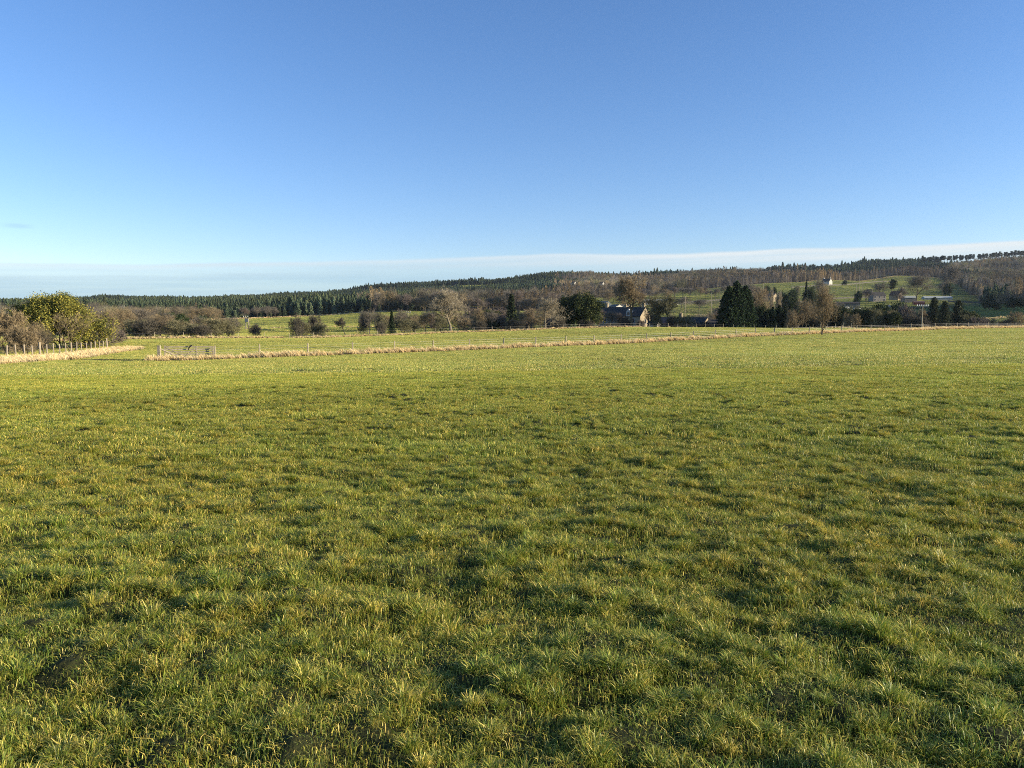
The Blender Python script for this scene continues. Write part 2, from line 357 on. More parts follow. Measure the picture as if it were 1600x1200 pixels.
# ---------------------------------------------------------------- land cover
Y0u = [(-500, 430), (0, 420), (150, 400), (290, 400), (350, 470), (400, 505), (480, 520), (640, 520), (890, 520), (915, 780), (1130, 850), (1185, 960), (1300, 1010), (1400, 1080), (1470, 1040), (1500, 820), (1530, 560), (1600, 500), (1640, 400), (1700, 345), (2100, 330)]
def wood_edge(u): return np.interp(u, [a for a, b in Y0u], [b for a, b in Y0u])
def clearing(X, Y):
    u, Ye = uvY(X, Y)
    return (vnoise(X, Y * 2.2, 190, 91) > .66) & (Ye > 640) & (Ye < 1480) & (u > 500) & (u < 1480)
def cover(X, Y):
    u, Ye = uvY(X, Y); r = np.hypot(X, Y)
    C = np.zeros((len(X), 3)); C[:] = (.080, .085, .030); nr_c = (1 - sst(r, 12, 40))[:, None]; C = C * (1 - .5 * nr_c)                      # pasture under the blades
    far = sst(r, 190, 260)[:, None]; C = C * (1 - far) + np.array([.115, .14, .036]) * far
    # farmland: fields of differing green, bounded by straight-ish lines
    fld = vnoise(np.floor((X + .25 * Y) / 105) * 7.7, np.floor((Y - .2 * X) / 85) * 5.3, 1.0, 11)[:, None]
    f2 = sst(r, 300, 420)[:, None]
    C = C * (1 - f2) + f2 * C * (0.75 + .55 * fld) * (1 + np.array([.35, .05, .25]) * (fld > .72))
    w = (sst(Ye - wood_edge(u), -4, 6) * ~clearing(X, Y))[:, None]
    C = C * (1 - w) + np.array([.055, .045, .028]) * w
    # hedge bottoms and rough ground left, behind the third fence
    rough = (sst(Ye, 132, 140) * (1 - sst(Ye, 230, 260)) * (1 - sst(u, 300, 340)))[:, None]
    C = C * (1 - rough) + np.array([.10, .085, .045]) * rough
    yard = (sst(Ye, 196, 206) * (1 - sst(Ye, 330, 350)) * sst(u, 890, 920) * (1 - sst(u, 1490, 1520)))[:, None]
    C = C * (1 - yard) + np.array([.075, .07, .04]) * yard
    m = np.clip(mudmask(X, Y), 0, 1)[:, None]
    C = C * (1 - m) + np.array([.048, .032, .021]) * m
    return C

# ground sheet: polar grid round the camera, fine in front, coarse behind
ph = np.concatenate([np.linspace(-math.pi, -.98, 40)[:-1], np.linspace(-.98, .98, 620), np.linspace(.98, math.pi, 40)[1:-1]])
rr = np.concatenate([[0.0], np.exp(np.linspace(math.log(.6), math.log(2.2), 14))[:-1], np.exp(np.linspace(math.log(2.2), math.log(28), 300))[:-1], np.exp(np.linspace(math.log(28), math.log(28000), 430))])
PH, RR = np.meshgrid(ph, rr)
GX = (RR * np.sin(PH)).ravel(); GY = (RR * np.cos(PH)).ravel()
GZ = gz(GX, GY); GZ = np.where(mudmask(GX, GY) > .3, GZ - .015, GZ)
na_, nr_ = len(ph), len(rr)
I = np.arange(nr_ - 1)[:, None] * na_; J = np.arange(na_)[None, :]; J2 = (J + 1) % na_
Q = np.stack([I + J, I + J2, I + na_ + J2, I + na_ + J], -1).reshape(-1, 4)
gm = mesh_np("ground", np.c_[GX, GY, GZ], None, MT['ground'], None, Q[:, ::-1], True)
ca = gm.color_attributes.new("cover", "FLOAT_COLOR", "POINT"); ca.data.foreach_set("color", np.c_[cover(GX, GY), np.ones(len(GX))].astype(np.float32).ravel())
tag(ob("ground", gm), None, None, None, "structure")

# ---------------------------------------------------------------- grass
def blades(n, size, h0, h1, w, lean, seed, pal, pw, seg=2, bias=(-.1, .0), clump=0):
    R = RS(seed)
    if clump:
        k = R.randint(0, clump, n); cc = (R.rand(clump, 2) - .5) * size; base = cc[k] + R.randn(n, 2) * size * .05
    else: base = (R.rand(n, 2) - .5) * size
    h = h0 + (h1 - h0) * R.rand(n) ** 1.5; az = R.rand(n) * 2 * math.pi
    ln = lean * (.25 + R.rand(n)) * h
    dx = np.cos(az) * ln + bias[0] * h; dy = np.sin(az) * ln + bias[1] * h
    fa = R.rand(n) * math.pi; wx = np.cos(fa) * w * .5 * (.6 + .8 * R.rand(n)); wy = np.sin(fa) * w * .5 * (.6 + .8 * R.rand(n))
    V = []; 
    for j in range(seg):
        t = j / seg; c = base + np.c_[dx, dy] * (t ** 1.7); z = h * (t ** .85) * (1 - .15 * t); k = 1 - .45 * t
        V.append(np.c_[c[:, 0] - wx * k, c[:, 1] - wy * k, z - (.02 if j == 0 else 0)]); V.append(np.c_[c[:, 0] + wx * k, c[:, 1] + wy * k, z - (.02 if j == 0 else 0)])
    V.append(np.c_[base[:, 0] + dx, base[:, 1] + dy, h * (.85 - .3 * (ln / h / max(lean, .01) > .9))])
    m = len(V); VV = np.stack(V, 1).reshape(-1, 3); b = np.arange(n)[:, None] * m
    Qd = np.concatenate([b + np.array([[2*j, 2*j+1, 2*j+3, 2*j+2]]) for j in range(seg - 1)]) if seg > 1 else None
    T = b + np.array([[m - 3, m - 2, m - 1]])
    ci = R.choice(len(pal), n, p=np.array(pw) / sum(pw)); c = np.array(pal)[ci] * (.75 + .5 * R.rand(n, 1))
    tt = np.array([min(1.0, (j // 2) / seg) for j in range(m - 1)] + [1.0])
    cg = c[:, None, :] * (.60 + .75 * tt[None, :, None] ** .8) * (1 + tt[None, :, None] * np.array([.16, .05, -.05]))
    return VV, T, Qd, cg.reshape(-1, 3)
GP = [(.078, .122, .034), (.16, .184, .054), (.29, .265, .105), (.46, .39, .22), (.13, .15, .072)]
def grass_protos(tagname, k, *a, **kw):
    out = []
    for i in range(k):
        V, T, Qd, c = blades(*a, seed=100 + i, **kw)
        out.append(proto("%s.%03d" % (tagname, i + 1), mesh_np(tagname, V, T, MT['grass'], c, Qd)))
    return out
def grid_pts(step, y0, y1, ul, ur, seed, jit=.5):
    R = RS(seed); ys = []; xs = []
    Y = y0
    while Y < y1:
        a = uX(ul, Y); b = uX(ur, Y); n = max(2, int((b - a) / step))
        x = np.linspace(a, b, n) + (R.rand(n) - .5) * step * 2 * jit; xs.append(x); ys.append(Y + (R.rand(n) - .5) * step * 2 * jit); Y += step
    return np.concatenate(xs), np.concatenate(ys)
def slope_rot(x, y, R, e=.3):
    n = len(x); rz = R.rand(n) * 2 * math.pi
    return np.c_[np.zeros(n), np.zeros(n), rz]
def tints(x, y, R, amp=.18):
    a = vnoise(x, y, 1.1, 21); b = vnoise(x, y, 6, 22); c = vnoise(x, y, 28, 23)
    g = (.80 + .42 * (.4 * a + .35 * b + .25 * c)) * (1 + amp * (R.rand(len(x)) - .5))
    yel = .95 + .26 * (vnoise(x, y, 2.3, 24) * .4 + vnoise(x, y, .28, 25) * .6)
    r = np.hypot(x, y); lift = 1.80 + .26 * sst(np.log(r + .1), 1.3, 3.9)  # brightens the tint with distance, painting in the sunlit look of far blade tips
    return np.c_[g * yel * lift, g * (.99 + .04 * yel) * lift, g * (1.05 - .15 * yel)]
def grass_layer(name, step, y0, y1, protos, seed, smin, smax, ul=-160, ur=1760, hvar=.9, label=None, keep=None, tus=False):
    R = RS(seed); x, y = grid_pts(step, y0, y1, ul, ur, seed)
    k = mudmask(x, y) < .3 + .3 * R.rand(len(x))
    if keep is not None: k &= keep(x, y)
    x = x[k]; y = y[k]; n = len(x)
    hn = vnoise(x, y, .45, 31) * .55 + vnoise(x, y, 1.3, 32) * .45
    s = smin + (smax - smin) * R.rand(n); tf = sst(vnoise(x, y, .13, 33) * .75 + vnoise(x, y, .4, 34) * .25, .3, .68); sz = s * (.72 + hvar * (.25 * hn + .5 * tf))
    if tus:
        q = R.rand(n) < .05 + .95 * tf * (1 - .45 * sst(y, 10, 20)); x, y, s, tf = x[q], y[q], s[q], tf[q]; n = len(x); s = s * (.6 + .65 * tf); sz = s * (.75 + .7 * R.rand(n))
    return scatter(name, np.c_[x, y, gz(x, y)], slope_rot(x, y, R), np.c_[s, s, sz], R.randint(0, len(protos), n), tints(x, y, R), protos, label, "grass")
pw = [.34, .30, .16, .08, .12]
def tussock(n, rad, h0, h1, w, seed, pal, pw):
    """one tuft: blades springing outwards from a small crown, some flopped over"""
    R = RS(seed); az = R.rand(n) * 2 * math.pi; q = R.rand(n) ** .6; b0 = np.c_[np.cos(az), np.sin(az)] * (q * rad * .45)[:, None] + R.randn(n, 2) * rad * .08
    h = (h0 + (h1 - h0) * R.rand(n)) * (1.1 - .55 * q); a2 = az + R.randn(n) * .7; out = h * (.35 + 1.7 * q * R.rand(n) + .5 * R.rand(n)); d_ = np.c_[np.cos(a2), np.sin(a2)] * out[:, None] + np.array([-.12, .03]) * h[:, None]
    fa = a2 + math.pi / 2 + R.randn(n) * .6; wv = np.c_[np.cos(fa), np.sin(fa)] * (w * .5 * (.6 + .8 * R.rand(n)))[:, None]; V = []
    for t, zz, k in ((0, -.01, 1.0), (.38, .62, .9), (.75, .95, .6)): c = b0 + d_ * t ** 1.5; z = h * zz; V += [np.c_[c - wv * k, z], np.c_[c + wv * k, z]]
    V.append(np.c_[b0 + d_, h * (.95 - .5 * q * R.rand(n))]); VV = np.stack(V, 1).reshape(-1, 3); b = np.arange(n)[:, None] * 7
    Qd = np.concatenate([b + [[0, 1, 3, 2]], b + [[2, 3, 5, 4]]]); T = b + [[4, 5, 6]]
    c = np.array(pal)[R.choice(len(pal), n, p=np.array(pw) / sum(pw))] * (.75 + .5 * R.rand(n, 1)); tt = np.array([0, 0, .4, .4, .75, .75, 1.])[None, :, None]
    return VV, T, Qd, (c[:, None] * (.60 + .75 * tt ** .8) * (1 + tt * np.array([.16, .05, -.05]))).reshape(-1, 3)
g_tuft = []
for i in range(8):
    pwi = ([.5, .3, .1, .03, .07], [.25, .35, .25, .05, .10], [.2, .3, .3, .15, .05], [.4, .3, .12, .04, .14])[i % 4]
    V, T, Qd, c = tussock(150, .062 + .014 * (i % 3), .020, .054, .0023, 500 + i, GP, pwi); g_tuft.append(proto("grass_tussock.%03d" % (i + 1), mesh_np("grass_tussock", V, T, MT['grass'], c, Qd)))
g_near = grass_protos("grass_tuft", 7, 170, .24, .010, .034, .0024, 1.6, pal=GP, pw=pw, seg=2, bias=(-.15, .0))
g_mid = grass_protos("grass_sward", 6, 950, .62, .014, .052, .0042, 1.25, pal=GP, pw=pw, seg=2, bias=(-.12, .05))
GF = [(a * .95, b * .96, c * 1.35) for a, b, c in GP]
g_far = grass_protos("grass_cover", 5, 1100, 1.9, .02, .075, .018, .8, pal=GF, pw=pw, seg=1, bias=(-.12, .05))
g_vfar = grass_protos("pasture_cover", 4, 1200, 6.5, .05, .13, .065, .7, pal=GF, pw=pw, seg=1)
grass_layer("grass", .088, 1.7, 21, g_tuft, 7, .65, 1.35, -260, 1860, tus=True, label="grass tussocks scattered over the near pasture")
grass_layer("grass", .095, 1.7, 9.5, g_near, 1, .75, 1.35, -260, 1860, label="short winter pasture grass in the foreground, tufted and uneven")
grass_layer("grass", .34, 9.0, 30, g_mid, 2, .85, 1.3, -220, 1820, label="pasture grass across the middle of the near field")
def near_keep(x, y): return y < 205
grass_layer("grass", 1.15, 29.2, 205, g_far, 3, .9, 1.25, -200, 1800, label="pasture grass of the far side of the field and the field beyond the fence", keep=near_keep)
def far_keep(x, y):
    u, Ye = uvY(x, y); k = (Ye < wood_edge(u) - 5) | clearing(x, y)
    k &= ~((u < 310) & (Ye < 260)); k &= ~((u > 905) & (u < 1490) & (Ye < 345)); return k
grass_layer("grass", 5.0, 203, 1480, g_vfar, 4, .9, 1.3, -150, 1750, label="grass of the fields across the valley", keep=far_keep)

# ---------------------------------------------------------------- fences, their dry grass and the gate
def polyl(pts, step):
    """points every step metres along a polyline"""
    P = [np.array(p, float) for p in pts]; out = []; carry = 0
    for a, b in zip(P[:-1], P[1:]):
        Ln = np.linalg.norm(b - a); t = carry
        while t < Ln: out.append(a + (b - a) * t / Ln); t += step
        carry = t - Ln
    return np.array(out)
RP = random.Random(3)
def fence(label, posts, h, r, post_mat, wires, base_fn=g1, special=()):
    """posts: list of (x, y); one object with each post a part and the wire runs another"""
    x0, y0 = posts[0]; z0 = g1(x0, y0)
    t = thing("wire_fence", label, "fence", (x0, y0, z0))
    tops = []; protos = []
    for k in range(4):
        m = MB(); m.bar((0, 0, -.2), (0.01 * (k - 1.5), .01, h), r, r * .93, 7); protos.append(m.mesh("post", post_mat))
    for i, (x, y) in enumerate(posts):
        z = g1(x, y); o = ob("post", protos[i % 4], t, (x - x0, y - y0, z - z0)); o.rotation_euler = (RP.uniform(-.03, .03), RP.uniform(-.035, .035), RP.uniform(0, 6))
        s = 1 + RP.uniform(-.06, .06); o.scale = (1, 1, s)
        if i in special: o.scale = (1.7, 1.7, 1.18)
        tops.append((x - x0, y - y0, z - z0))
    m = MB()
    for hz in wires:
        for a, b in zip(tops[:-1], tops[1:]): m.bar((a[0], a[1], a[2] + hz), (b[0], b[1], b[2] + hz), .005, n=3)
    m.put("wire", MT['wire'], t)
    return t
SP = [(.72, .60, .33), (.82, .72, .45), (.62, .49, .25), (.46, .36, .17), (.26, .25, .09)]
def straw_protos(nm, k, n, size, h0, h1, w, seed=0):
    res = []
    for i in range(k):
        V, T, Qd, c = blades(n, size, h0, h1, w, .42, 300 + seed + i, SP, [.3, .3, .2, .12, .08], seg=3, bias=(-.32, -.1), clump=5)
        res.append(proto("%s.%03d" % (nm, i + 1), mesh_np(nm, V, T, MT['straw'], c, Qd)))
    return res
def straw_strip(name, label, path, width, step, protos, seed, s0=.6, s1=1.2, side=0):
    R = RS(seed); P = polyl(path, step); n = len(P)
    reps = max(1, int(width / step * .95)); P = np.repeat(P, reps, 0); n = len(P)
    dirv = np.gradient(P[::reps], axis=0); dirv /= np.linalg.norm(dirv, axis=1)[:, None] + 1e-9; nrm = np.repeat(np.c_[-dirv[:, 1], dirv[:, 0]], reps, 0)
    off = (R.rand(n) - .5) * width + side; P = P + nrm * off[:, None] + R.randn(n, 2) * step * .4
    edge = 1 - np.abs(off - side) / width
    k = R.rand(n) < .35 + .65 * vnoise(P[:, 0], P[:, 1], 1.6, 41) + .2
    P = P[k]; edge = edge[k]; n = len(P)
    s = (s0 + (s1 - s0) * (R.rand(n) ** 2 * .9 + vnoise(P[:, 0], P[:, 1], .9, 42) * .7 - .1)) * (.55 + .6 * edge)
    tn = .82 + .36 * R.rand(n, 1) * np.ones((1, 3)); tn = tn * (1 - .12 * vnoise(P[:, 0], P[:, 1], 3, 43)[:, None] * np.array([0, .4, 1]))
    return scatter(name, np.c_[P, gz(P[:, 0], P[:, 1]) - .02], np.c_[(R.rand(n) - .5) * .3, (R.rand(n) - .5) * .3, (R.rand(n) - .5) * 1.6], np.c_[s, s, s], R.randint(0, len(protos), n), tn, protos, label, "dry grass")
st_n = straw_protos("dry_tuft", 6, 60, .55, .22, .80, .026)
st_f = straw_protos("dry_clump", 4, 70, .9, .25, .75, .055, 20)
st_v = straw_protos("dry_verge", 4, 160, 3.0, .3, .9, .14, 40)
# left fence: recedes from (-41,60) to (-53,96)
LF = [(-41 - .68 * i, 60 + 2.12 * i) for i in range(-6, 18)]
fence("short-spaced pale post and wire fence at the left edge, running beside the evergreen tree", LF, 1.2, .06, MT['post'], (.35, .62, .88, 1.05), special=(10, 23))
straw_strip("dry_grass", "tall straw-coloured grass along the left fence", [(LF[0][0] + .4, LF[0][1]), (LF[-1][0] + .5, LF[-1][1] + 1.5)], 3.6, .26, st_n, 51, .42, .80, -1.5)
# main cross fence
MF0 = (-23.9, 70.0); MFd = (3.82, 2.70)
MF = [(MF0[0] + MFd[0] * i, MF0[1] + MFd[1] * i) for i in range(-1, 43)]
MF[0] = (-27.2, 67.6)
fence("long wire fence on thin posts crossing the picture behind the near field", MF, 1.2, .075, MT['wood'], (.3, .55, .8, 1.04))
straw_strip("dry_grass", "band of tall straw-coloured grass along the long cross fence", [(-31.6, 64.3), (-27.3, 66.9), MF[12], MF[26], MF[-1]], 2.0, .26, st_n, 52, .42, .98, -.8)
# far fence, on the brow
FF = [(uX(u, Y), Y) for u, Y in ((-60, 118), (200, 127), (350, 134), (500, 143), (650, 157), (770, 166), (900, 176), (1000, 186))]
FF2 = [(uX(u, Y), Y) for u, Y in ((1000, 186), (1130, 192), (1250, 184), (1335, 166))]
fence("far wire fence below the hedges and bare trees, left half of the view", [tuple(p) for p in polyl(FF, 4.6)], 1.1, .05, MT['wood'], (.5, .95))
fence("wire fence on the brow in front of the farm and the dark conifers", [tuple(p) for p in polyl(FF2, 2.6)], 1.1, .05, MT['wood'], (.5, .95))
straw_strip("dry_grass", "band of straw-coloured grass along the far fence", FF, 2.2, .42, st_f, 53, .45, .85)
straw_strip("dry_grass", "thin line of straw-coloured grass on the brow before the farm", FF2, 1.2, .42, st_f, 54, .2, .6)
straw_strip("dry_grass", "straw-coloured grass line across the valley field", [(uX(u, Y), Y) for u, Y in ((340, 236), (460, 240), (560, 240), (640, 236), (720, 225), (800, 215), (900, 208))], 1.8, .6, st_f, 55, .5, .9)
straw_strip("dry_grass", "pale rough grass strip at the foot of the valley plantation", [(uX(u, Y), Y) for u, Y in ((290, 396), (350, 462), (400, 496), (480, 512), (560, 512), (640, 512))], 7, 1.6, st_v, 56, .7, 1.2)
for (lbl, path, w_) in (("rough pale grass bank between the farm fields", ((1075, 430), (1120, 425), (1180, 420)), 8),
                        ("pale rough grass at the right below the dark wood", ((1500, 330), (1545, 345), (1600, 350), (1660, 350)), 10),
                        ("pale grass line below the hilltop wood", ((1185, 950), (1300, 1000), (1400, 1068), (1470, 1030)), 10)):
    straw_strip("dry_grass", lbl, [(uX(u, Y), Y) for u, Y in path], w_, 2.0, st_v, 57 + int(w_), .5, .9)

# strainer post with brace, and the wooden gate standing open along the fence
gx, gy = uX(247, 66.0), 66.0; z = g1(gx, gy)
t = thing("gate_post", "thick squared timber gate post with a slanting brace at the end of the dry grass", "gate post", (gx, gy, z))
MB().box(-.12, .12, -.12, .12, -.3, 1.32).put("post", MT['wood'], t)
MB().bar((.12, .05, 1.0), (1.75, .75, .12), .06, .055, 6).put("brace", MT['wood'], t)
def gate(x, y, rz, Lg, label):
    t = thing("field_gate", label, "gate", (x, y, g1(x, y)), rz)
    for xx, w_, h_ in ((0, .06, 1.3), (Lg, .05, 1.22)): MB().box(xx - w_, xx + w_, -.05, .05, -.1, h_).put("stile", MT['wood'], t)
    for i, hz in enumerate((.30, .50, .72, .94, 1.17)):
        MB().box(.06, Lg - .05, -.02 - .004 * i, .02, hz - .06, hz + .06).put("rail", MT['wood'], t)
    MB().bar((.1, -.045, 1.13), (Lg * .42, -.045, .3), .05, n=4, flat=.4).put("brace", MT['wood'], t)
    MB().bar((Lg * .42, -.045, .3), (Lg * .66, -.045, 1.13), .05, n=4, flat=.4).put("brace", MT['wood'], t)
    MB().bar((Lg * .78, -.045, .6), (Lg * .97, -.045, 1.12), .045, n=4, flat=.4).put("brace", MT['wood'], t)
    MB().box(Lg * .66 - .04, Lg * .66 + .04, -.06, -.024, .25, 1.2).put("upright", MT['wood'], t)
    return t
gate(uX(256, 67), 67.0, .22, 4.1, "weathered wooden barred gate standing open in the dry grass")
m = MB(); 
for a, b, r1 in (((0, 0, 0), (.10, 0, .12), .07), ((.10, 0, .12), (.26, .02, .24), .08), ((.0, 0, 0), (-.08, .03, -.2), .05)): m.bar(a, b, r1, r1 * .6, 7)
s_ = m.put("plastic_scrap", MT['black'], None, (uX(295, 67.4), 67.25, g1(uX(295, 67.4), 67.4) + 1.05)); tag(s_, "ragged black scrap caught on the top rails of the gate", "plastic scrap")

# ---------------------------------------------------------------- trees
def tubes(segs, k):
    """segs (n,8): p0, p1, r0, r1"""
    S = np.asarray(segs, float).reshape(-1, 8); n = len(S); p0 = S[:, :3]; p1 = S[:, 3:6]; d = p1 - p0; d /= np.linalg.norm(d, axis=1)[:, None] + 1e-9
    up = np.where(np.abs(d[:, 2:3]) > .9, [[1., 0, 0]], [[0, 0, 1.]]); a = np.cross(d, up); a /= np.linalg.norm(a, axis=1)[:, None]; b = np.cross(d, a)
    V = np.zeros((n, 2 * k, 3))
    for j in range(k):
        t = 2 * math.pi * j / k; o = a * math.cos(t) + b * math.sin(t)
        V[:, j] = p0 + o * S[:, 6:7]; V[:, k + j] = p1 + o * S[:, 7:8]
    q = np.array([[j, (j + 1) % k, k + (j + 1) % k, k + j] for j in range(k)])
    return V.reshape(-1, 3), (np.arange(n)[:, None, None] * 2 * k + q[None]).reshape(-1, 4)
def skeleton(R, H, spread=.5, trunk=.3, levels=4, nch=(6, 5, 5, 4), stems=1, lean=(0, 0), wig=.16, up=.25, ratio=.62, r0=None):
    """returns list per level of segments; grows in a 1:1 box then scaled by the caller"""
    out = [[] for _ in range(levels + 1)]
    def grow(p, d, Ln, r, lv):
        ns = 4 if lv == 0 else 3; pts = [p]; dd = d.copy()
        for i in range(ns):
            dd = dd + R.randn(3) * wig * (1 if lv else .35) + np.array([0, 0, up * .25 * (lv > 0)]); dd /= np.linalg.norm(dd)
            q = pts[-1] + dd * Ln / ns; ra = r * (1 - .72 * i / ns); rb = r * (1 - .72 * (i + 1) / ns)
            out[lv].append((*pts[-1], *q, ra, rb)); pts.append(q)
        if lv >= levels: return
        c = nch[min(lv, len(nch) - 1)]; c = max(2, int(c + R.randint(-1, 2)))
        for j in range(c):
            t = (trunk if lv == 0 else .25) + (1 - (trunk if lv == 0 else .25)) * (j + R.rand()) / c
            f = min(t * ns, ns - 1e-6); i = int(f); bp_ = pts[i] * (1 - f + i) + pts[i + 1] * (f - i)
            ang = R.rand() * 2 * math.pi; td = pts[min(i + 1, ns)] - pts[i]; td /= np.linalg.norm(td)
            s1 = np.cross(td, [.3, .5, .8]); s1 /= np.linalg.norm(s1); s2 = np.cross(td, s1)
            side = s1 * math.cos(ang) + s2 * math.sin(ang); sp = spread * (.75 + .5 * R.rand())
            nd_ = td * (1 - sp * .75) + side * sp + np.array([0, 0, up * (lv < 2)]); nd_ /= np.linalg.norm(nd_)
            grow(bp_, nd_, Ln * ratio * (1.05 - .55 * t * (lv == 0)) * (.8 + .4 * R.rand()), r * (.5 if lv == 0 else .55) * (1 - .4 * t), lv + 1)
    for s in range(stems):
        a = R.rand() * 6.28; sp = 0 if stems == 1 else .15 + .55 * R.rand()
        d = np.array([math.cos(a) * sp + lean[0], math.sin(a) * sp + lean[1], 1.0]); d /= np.linalg.norm(d)
        grow(np.array([math.cos(a), math.sin(a), 0]) * (.05 * H * (stems > 1)) * R.rand(), d, H * (.62 if stems == 1 else .6), (r0 or H * .028) / (1 if stems == 1 else 1.8), 0)
    return out
def norm_fit(levels, W_, H_):
    A = np.concatenate([np.array(l)[:, 3:6] for l in levels if len(l)]); zx = np.percentile(A[:, 2], 99.3); rx = np.percentile(np.hypot(A[:, 0] - A[:, 0].mean(), A[:, 1] - A[:, 1].mean()), 96)
    sx = W_ / 2 / rx; sz = H_ / zx; res = []
    for l in levels:
        l = np.array(l)
        if len(l): l[:, [0, 1, 3, 4]] *= sx; l[:, [2, 5]] *= sz
        res.append(l)
    return res
def twig_tris(segs, R, n_per, Lt, w, droop=0):
    S = np.asarray(segs); S = np.repeat(S, n_per, 0); n = len(S); t = R.rand(n, 1); p = S[:, :3] * (1 - t) + S[:, 3:6] * t
    d = S[:, 3:6] - S[:, :3]; d /= np.linalg.norm(d, axis=1)[:, None] + 1e-9
    d = d * .6 + R.randn(n, 3) * .55 + np.array([0, 0, .25 - droop]); d /= np.linalg.norm(d, axis=1)[:, None]
    sd = np.cross(d, R.randn(n, 3)); sd /= np.linalg.norm(sd, axis=1)[:, None] + 1e-9
    Ln = Lt * (.5 + R.rand(n, 1)); V = np.stack([p - sd * w / 2, p + sd * w / 2, p + d * Ln], 1).reshape(-1, 3)
    return V, np.arange(3 * n).reshape(-1, 3)
def leafquads(P, R, s, jit, flat=.0):
    n = len(P); c = P + R.randn(n, 3) * jit; a = R.randn(n, 3); a /= np.linalg.norm(a, axis=1)[:, None]; b = np.cross(a, R.randn(n, 3)); b /= np.linalg.norm(b, axis=1)[:, None]
    s_ = s * (.6 + .8 * R.rand(n, 1)); V = np.stack([c - a * s_, c - b * s_ * .5, c + a * s_, c + b * s_ * .5], 1).reshape(-1, 3)
    return V, np.arange(4 * n).reshape(-1, 4)
def colarr(n, rep, pal, R, var=.3):
    c = np.array(pal)[R.randint(0, len(pal), n)] * (1 - var / 2 + var * R.rand(n, 1)); return np.repeat(c, rep, 0)
BARE = {'grey': [(.20, .17, .13), (.26, .22, .16), (.15, .13, .10)], 'pale': [(.42, .36, .25), (.36, .30, .19), (.28, .23, .15)], 'warm': [(.34, .26, .14), (.28, .21, .12), (.22, .17, .10)],
        'red': [(.20, .155, .12), (.17, .135, .11), (.24, .195, .15)], 'dark': [(.11, .095, .07), (.15, .13, .09), (.09, .08, .06)], 'olive': [(.19, .18, .09), (.24, .21, .11), (.15, .14, .08)]}
def bare_parts(seed, H, Wd, style, twigs=3, stems=1, trunk=.3, levels=4, nch=(7, 5, 5, 4), spread=.55, lean=(0, 0), tw=.03, tl=.5, up=.25, wig=.16, r0=None):
    R = RS(seed); lv = norm_fit(skeleton(R, H, spread, trunk, levels, nch, stems, lean, wig, up, r0=r0), Wd, H)
    V, Q_ = tubes(np.concatenate([l for l in lv[:3] if len(l)]), 5); pal = BARE[style]
    tr = mesh_np("trunk", V, None, MT['twig'], colarr(len(V), 1, pal[:2], R, .2) * .48, Q_)
    up_ = np.concatenate([l for l in lv[3:] if len(l)]); up_[:, 6:8] = np.maximum(up_[:, 6:8], tw * .4)
    V1, Q1 = tubes(up_, 3); V2, T2 = twig_tris(lv[-1], R, twigs, tl, tw)
    c = np.concatenate([colarr(len(V1), 1, pal, R), colarr(len(T2), 3, pal, R)])
    return [("trunk", tr), ("crown", mesh_np("crown", np.r_[V1, V2], T2 + len(V1), MT['twig'], c, Q1))]
def evergreen_parts(seed, H, Wd, pal, nleaf=10, leaf=.14, jit=.28, trunk=.2, stems=1, levels=3, up=.1, tl=None):
    R = RS(seed); lv = norm_fit(skeleton(R, H, .7, trunk, levels, (10, 7, 6), stems, (0, 0), .2, up), Wd * .92, H * .96)
    V, Q_ = tubes(np.concatenate([l for l in lv[:2] if len(l)]), 5)
    tr = mesh_np("trunk", V, None, MT['twig'], colarr(len(V), 1, BARE['dark'], R, .2), Q_)
    E = lv[-1]; P = np.repeat(E[:, 3:6], nleaf, 0); clump = np.repeat(R.rand(len(E)), nleaf)
    V, Q_ = leafquads(P, R, leaf, jit); pal = np.array(pal); k = np.clip((clump * len(pal)).astype(int), 0, len(pal) - 1); k = np.where(R.rand(len(k)) < .25, R.randint(0, len(pal), len(k)), k)
    c = np.repeat(pal[k] * (.75 + .5 * R.rand(len(k), 1)), 4, 0)
    return [("trunk", tr), ("crown", mesh_np("crown", V, None, MT['leaf'], c, Q_))]
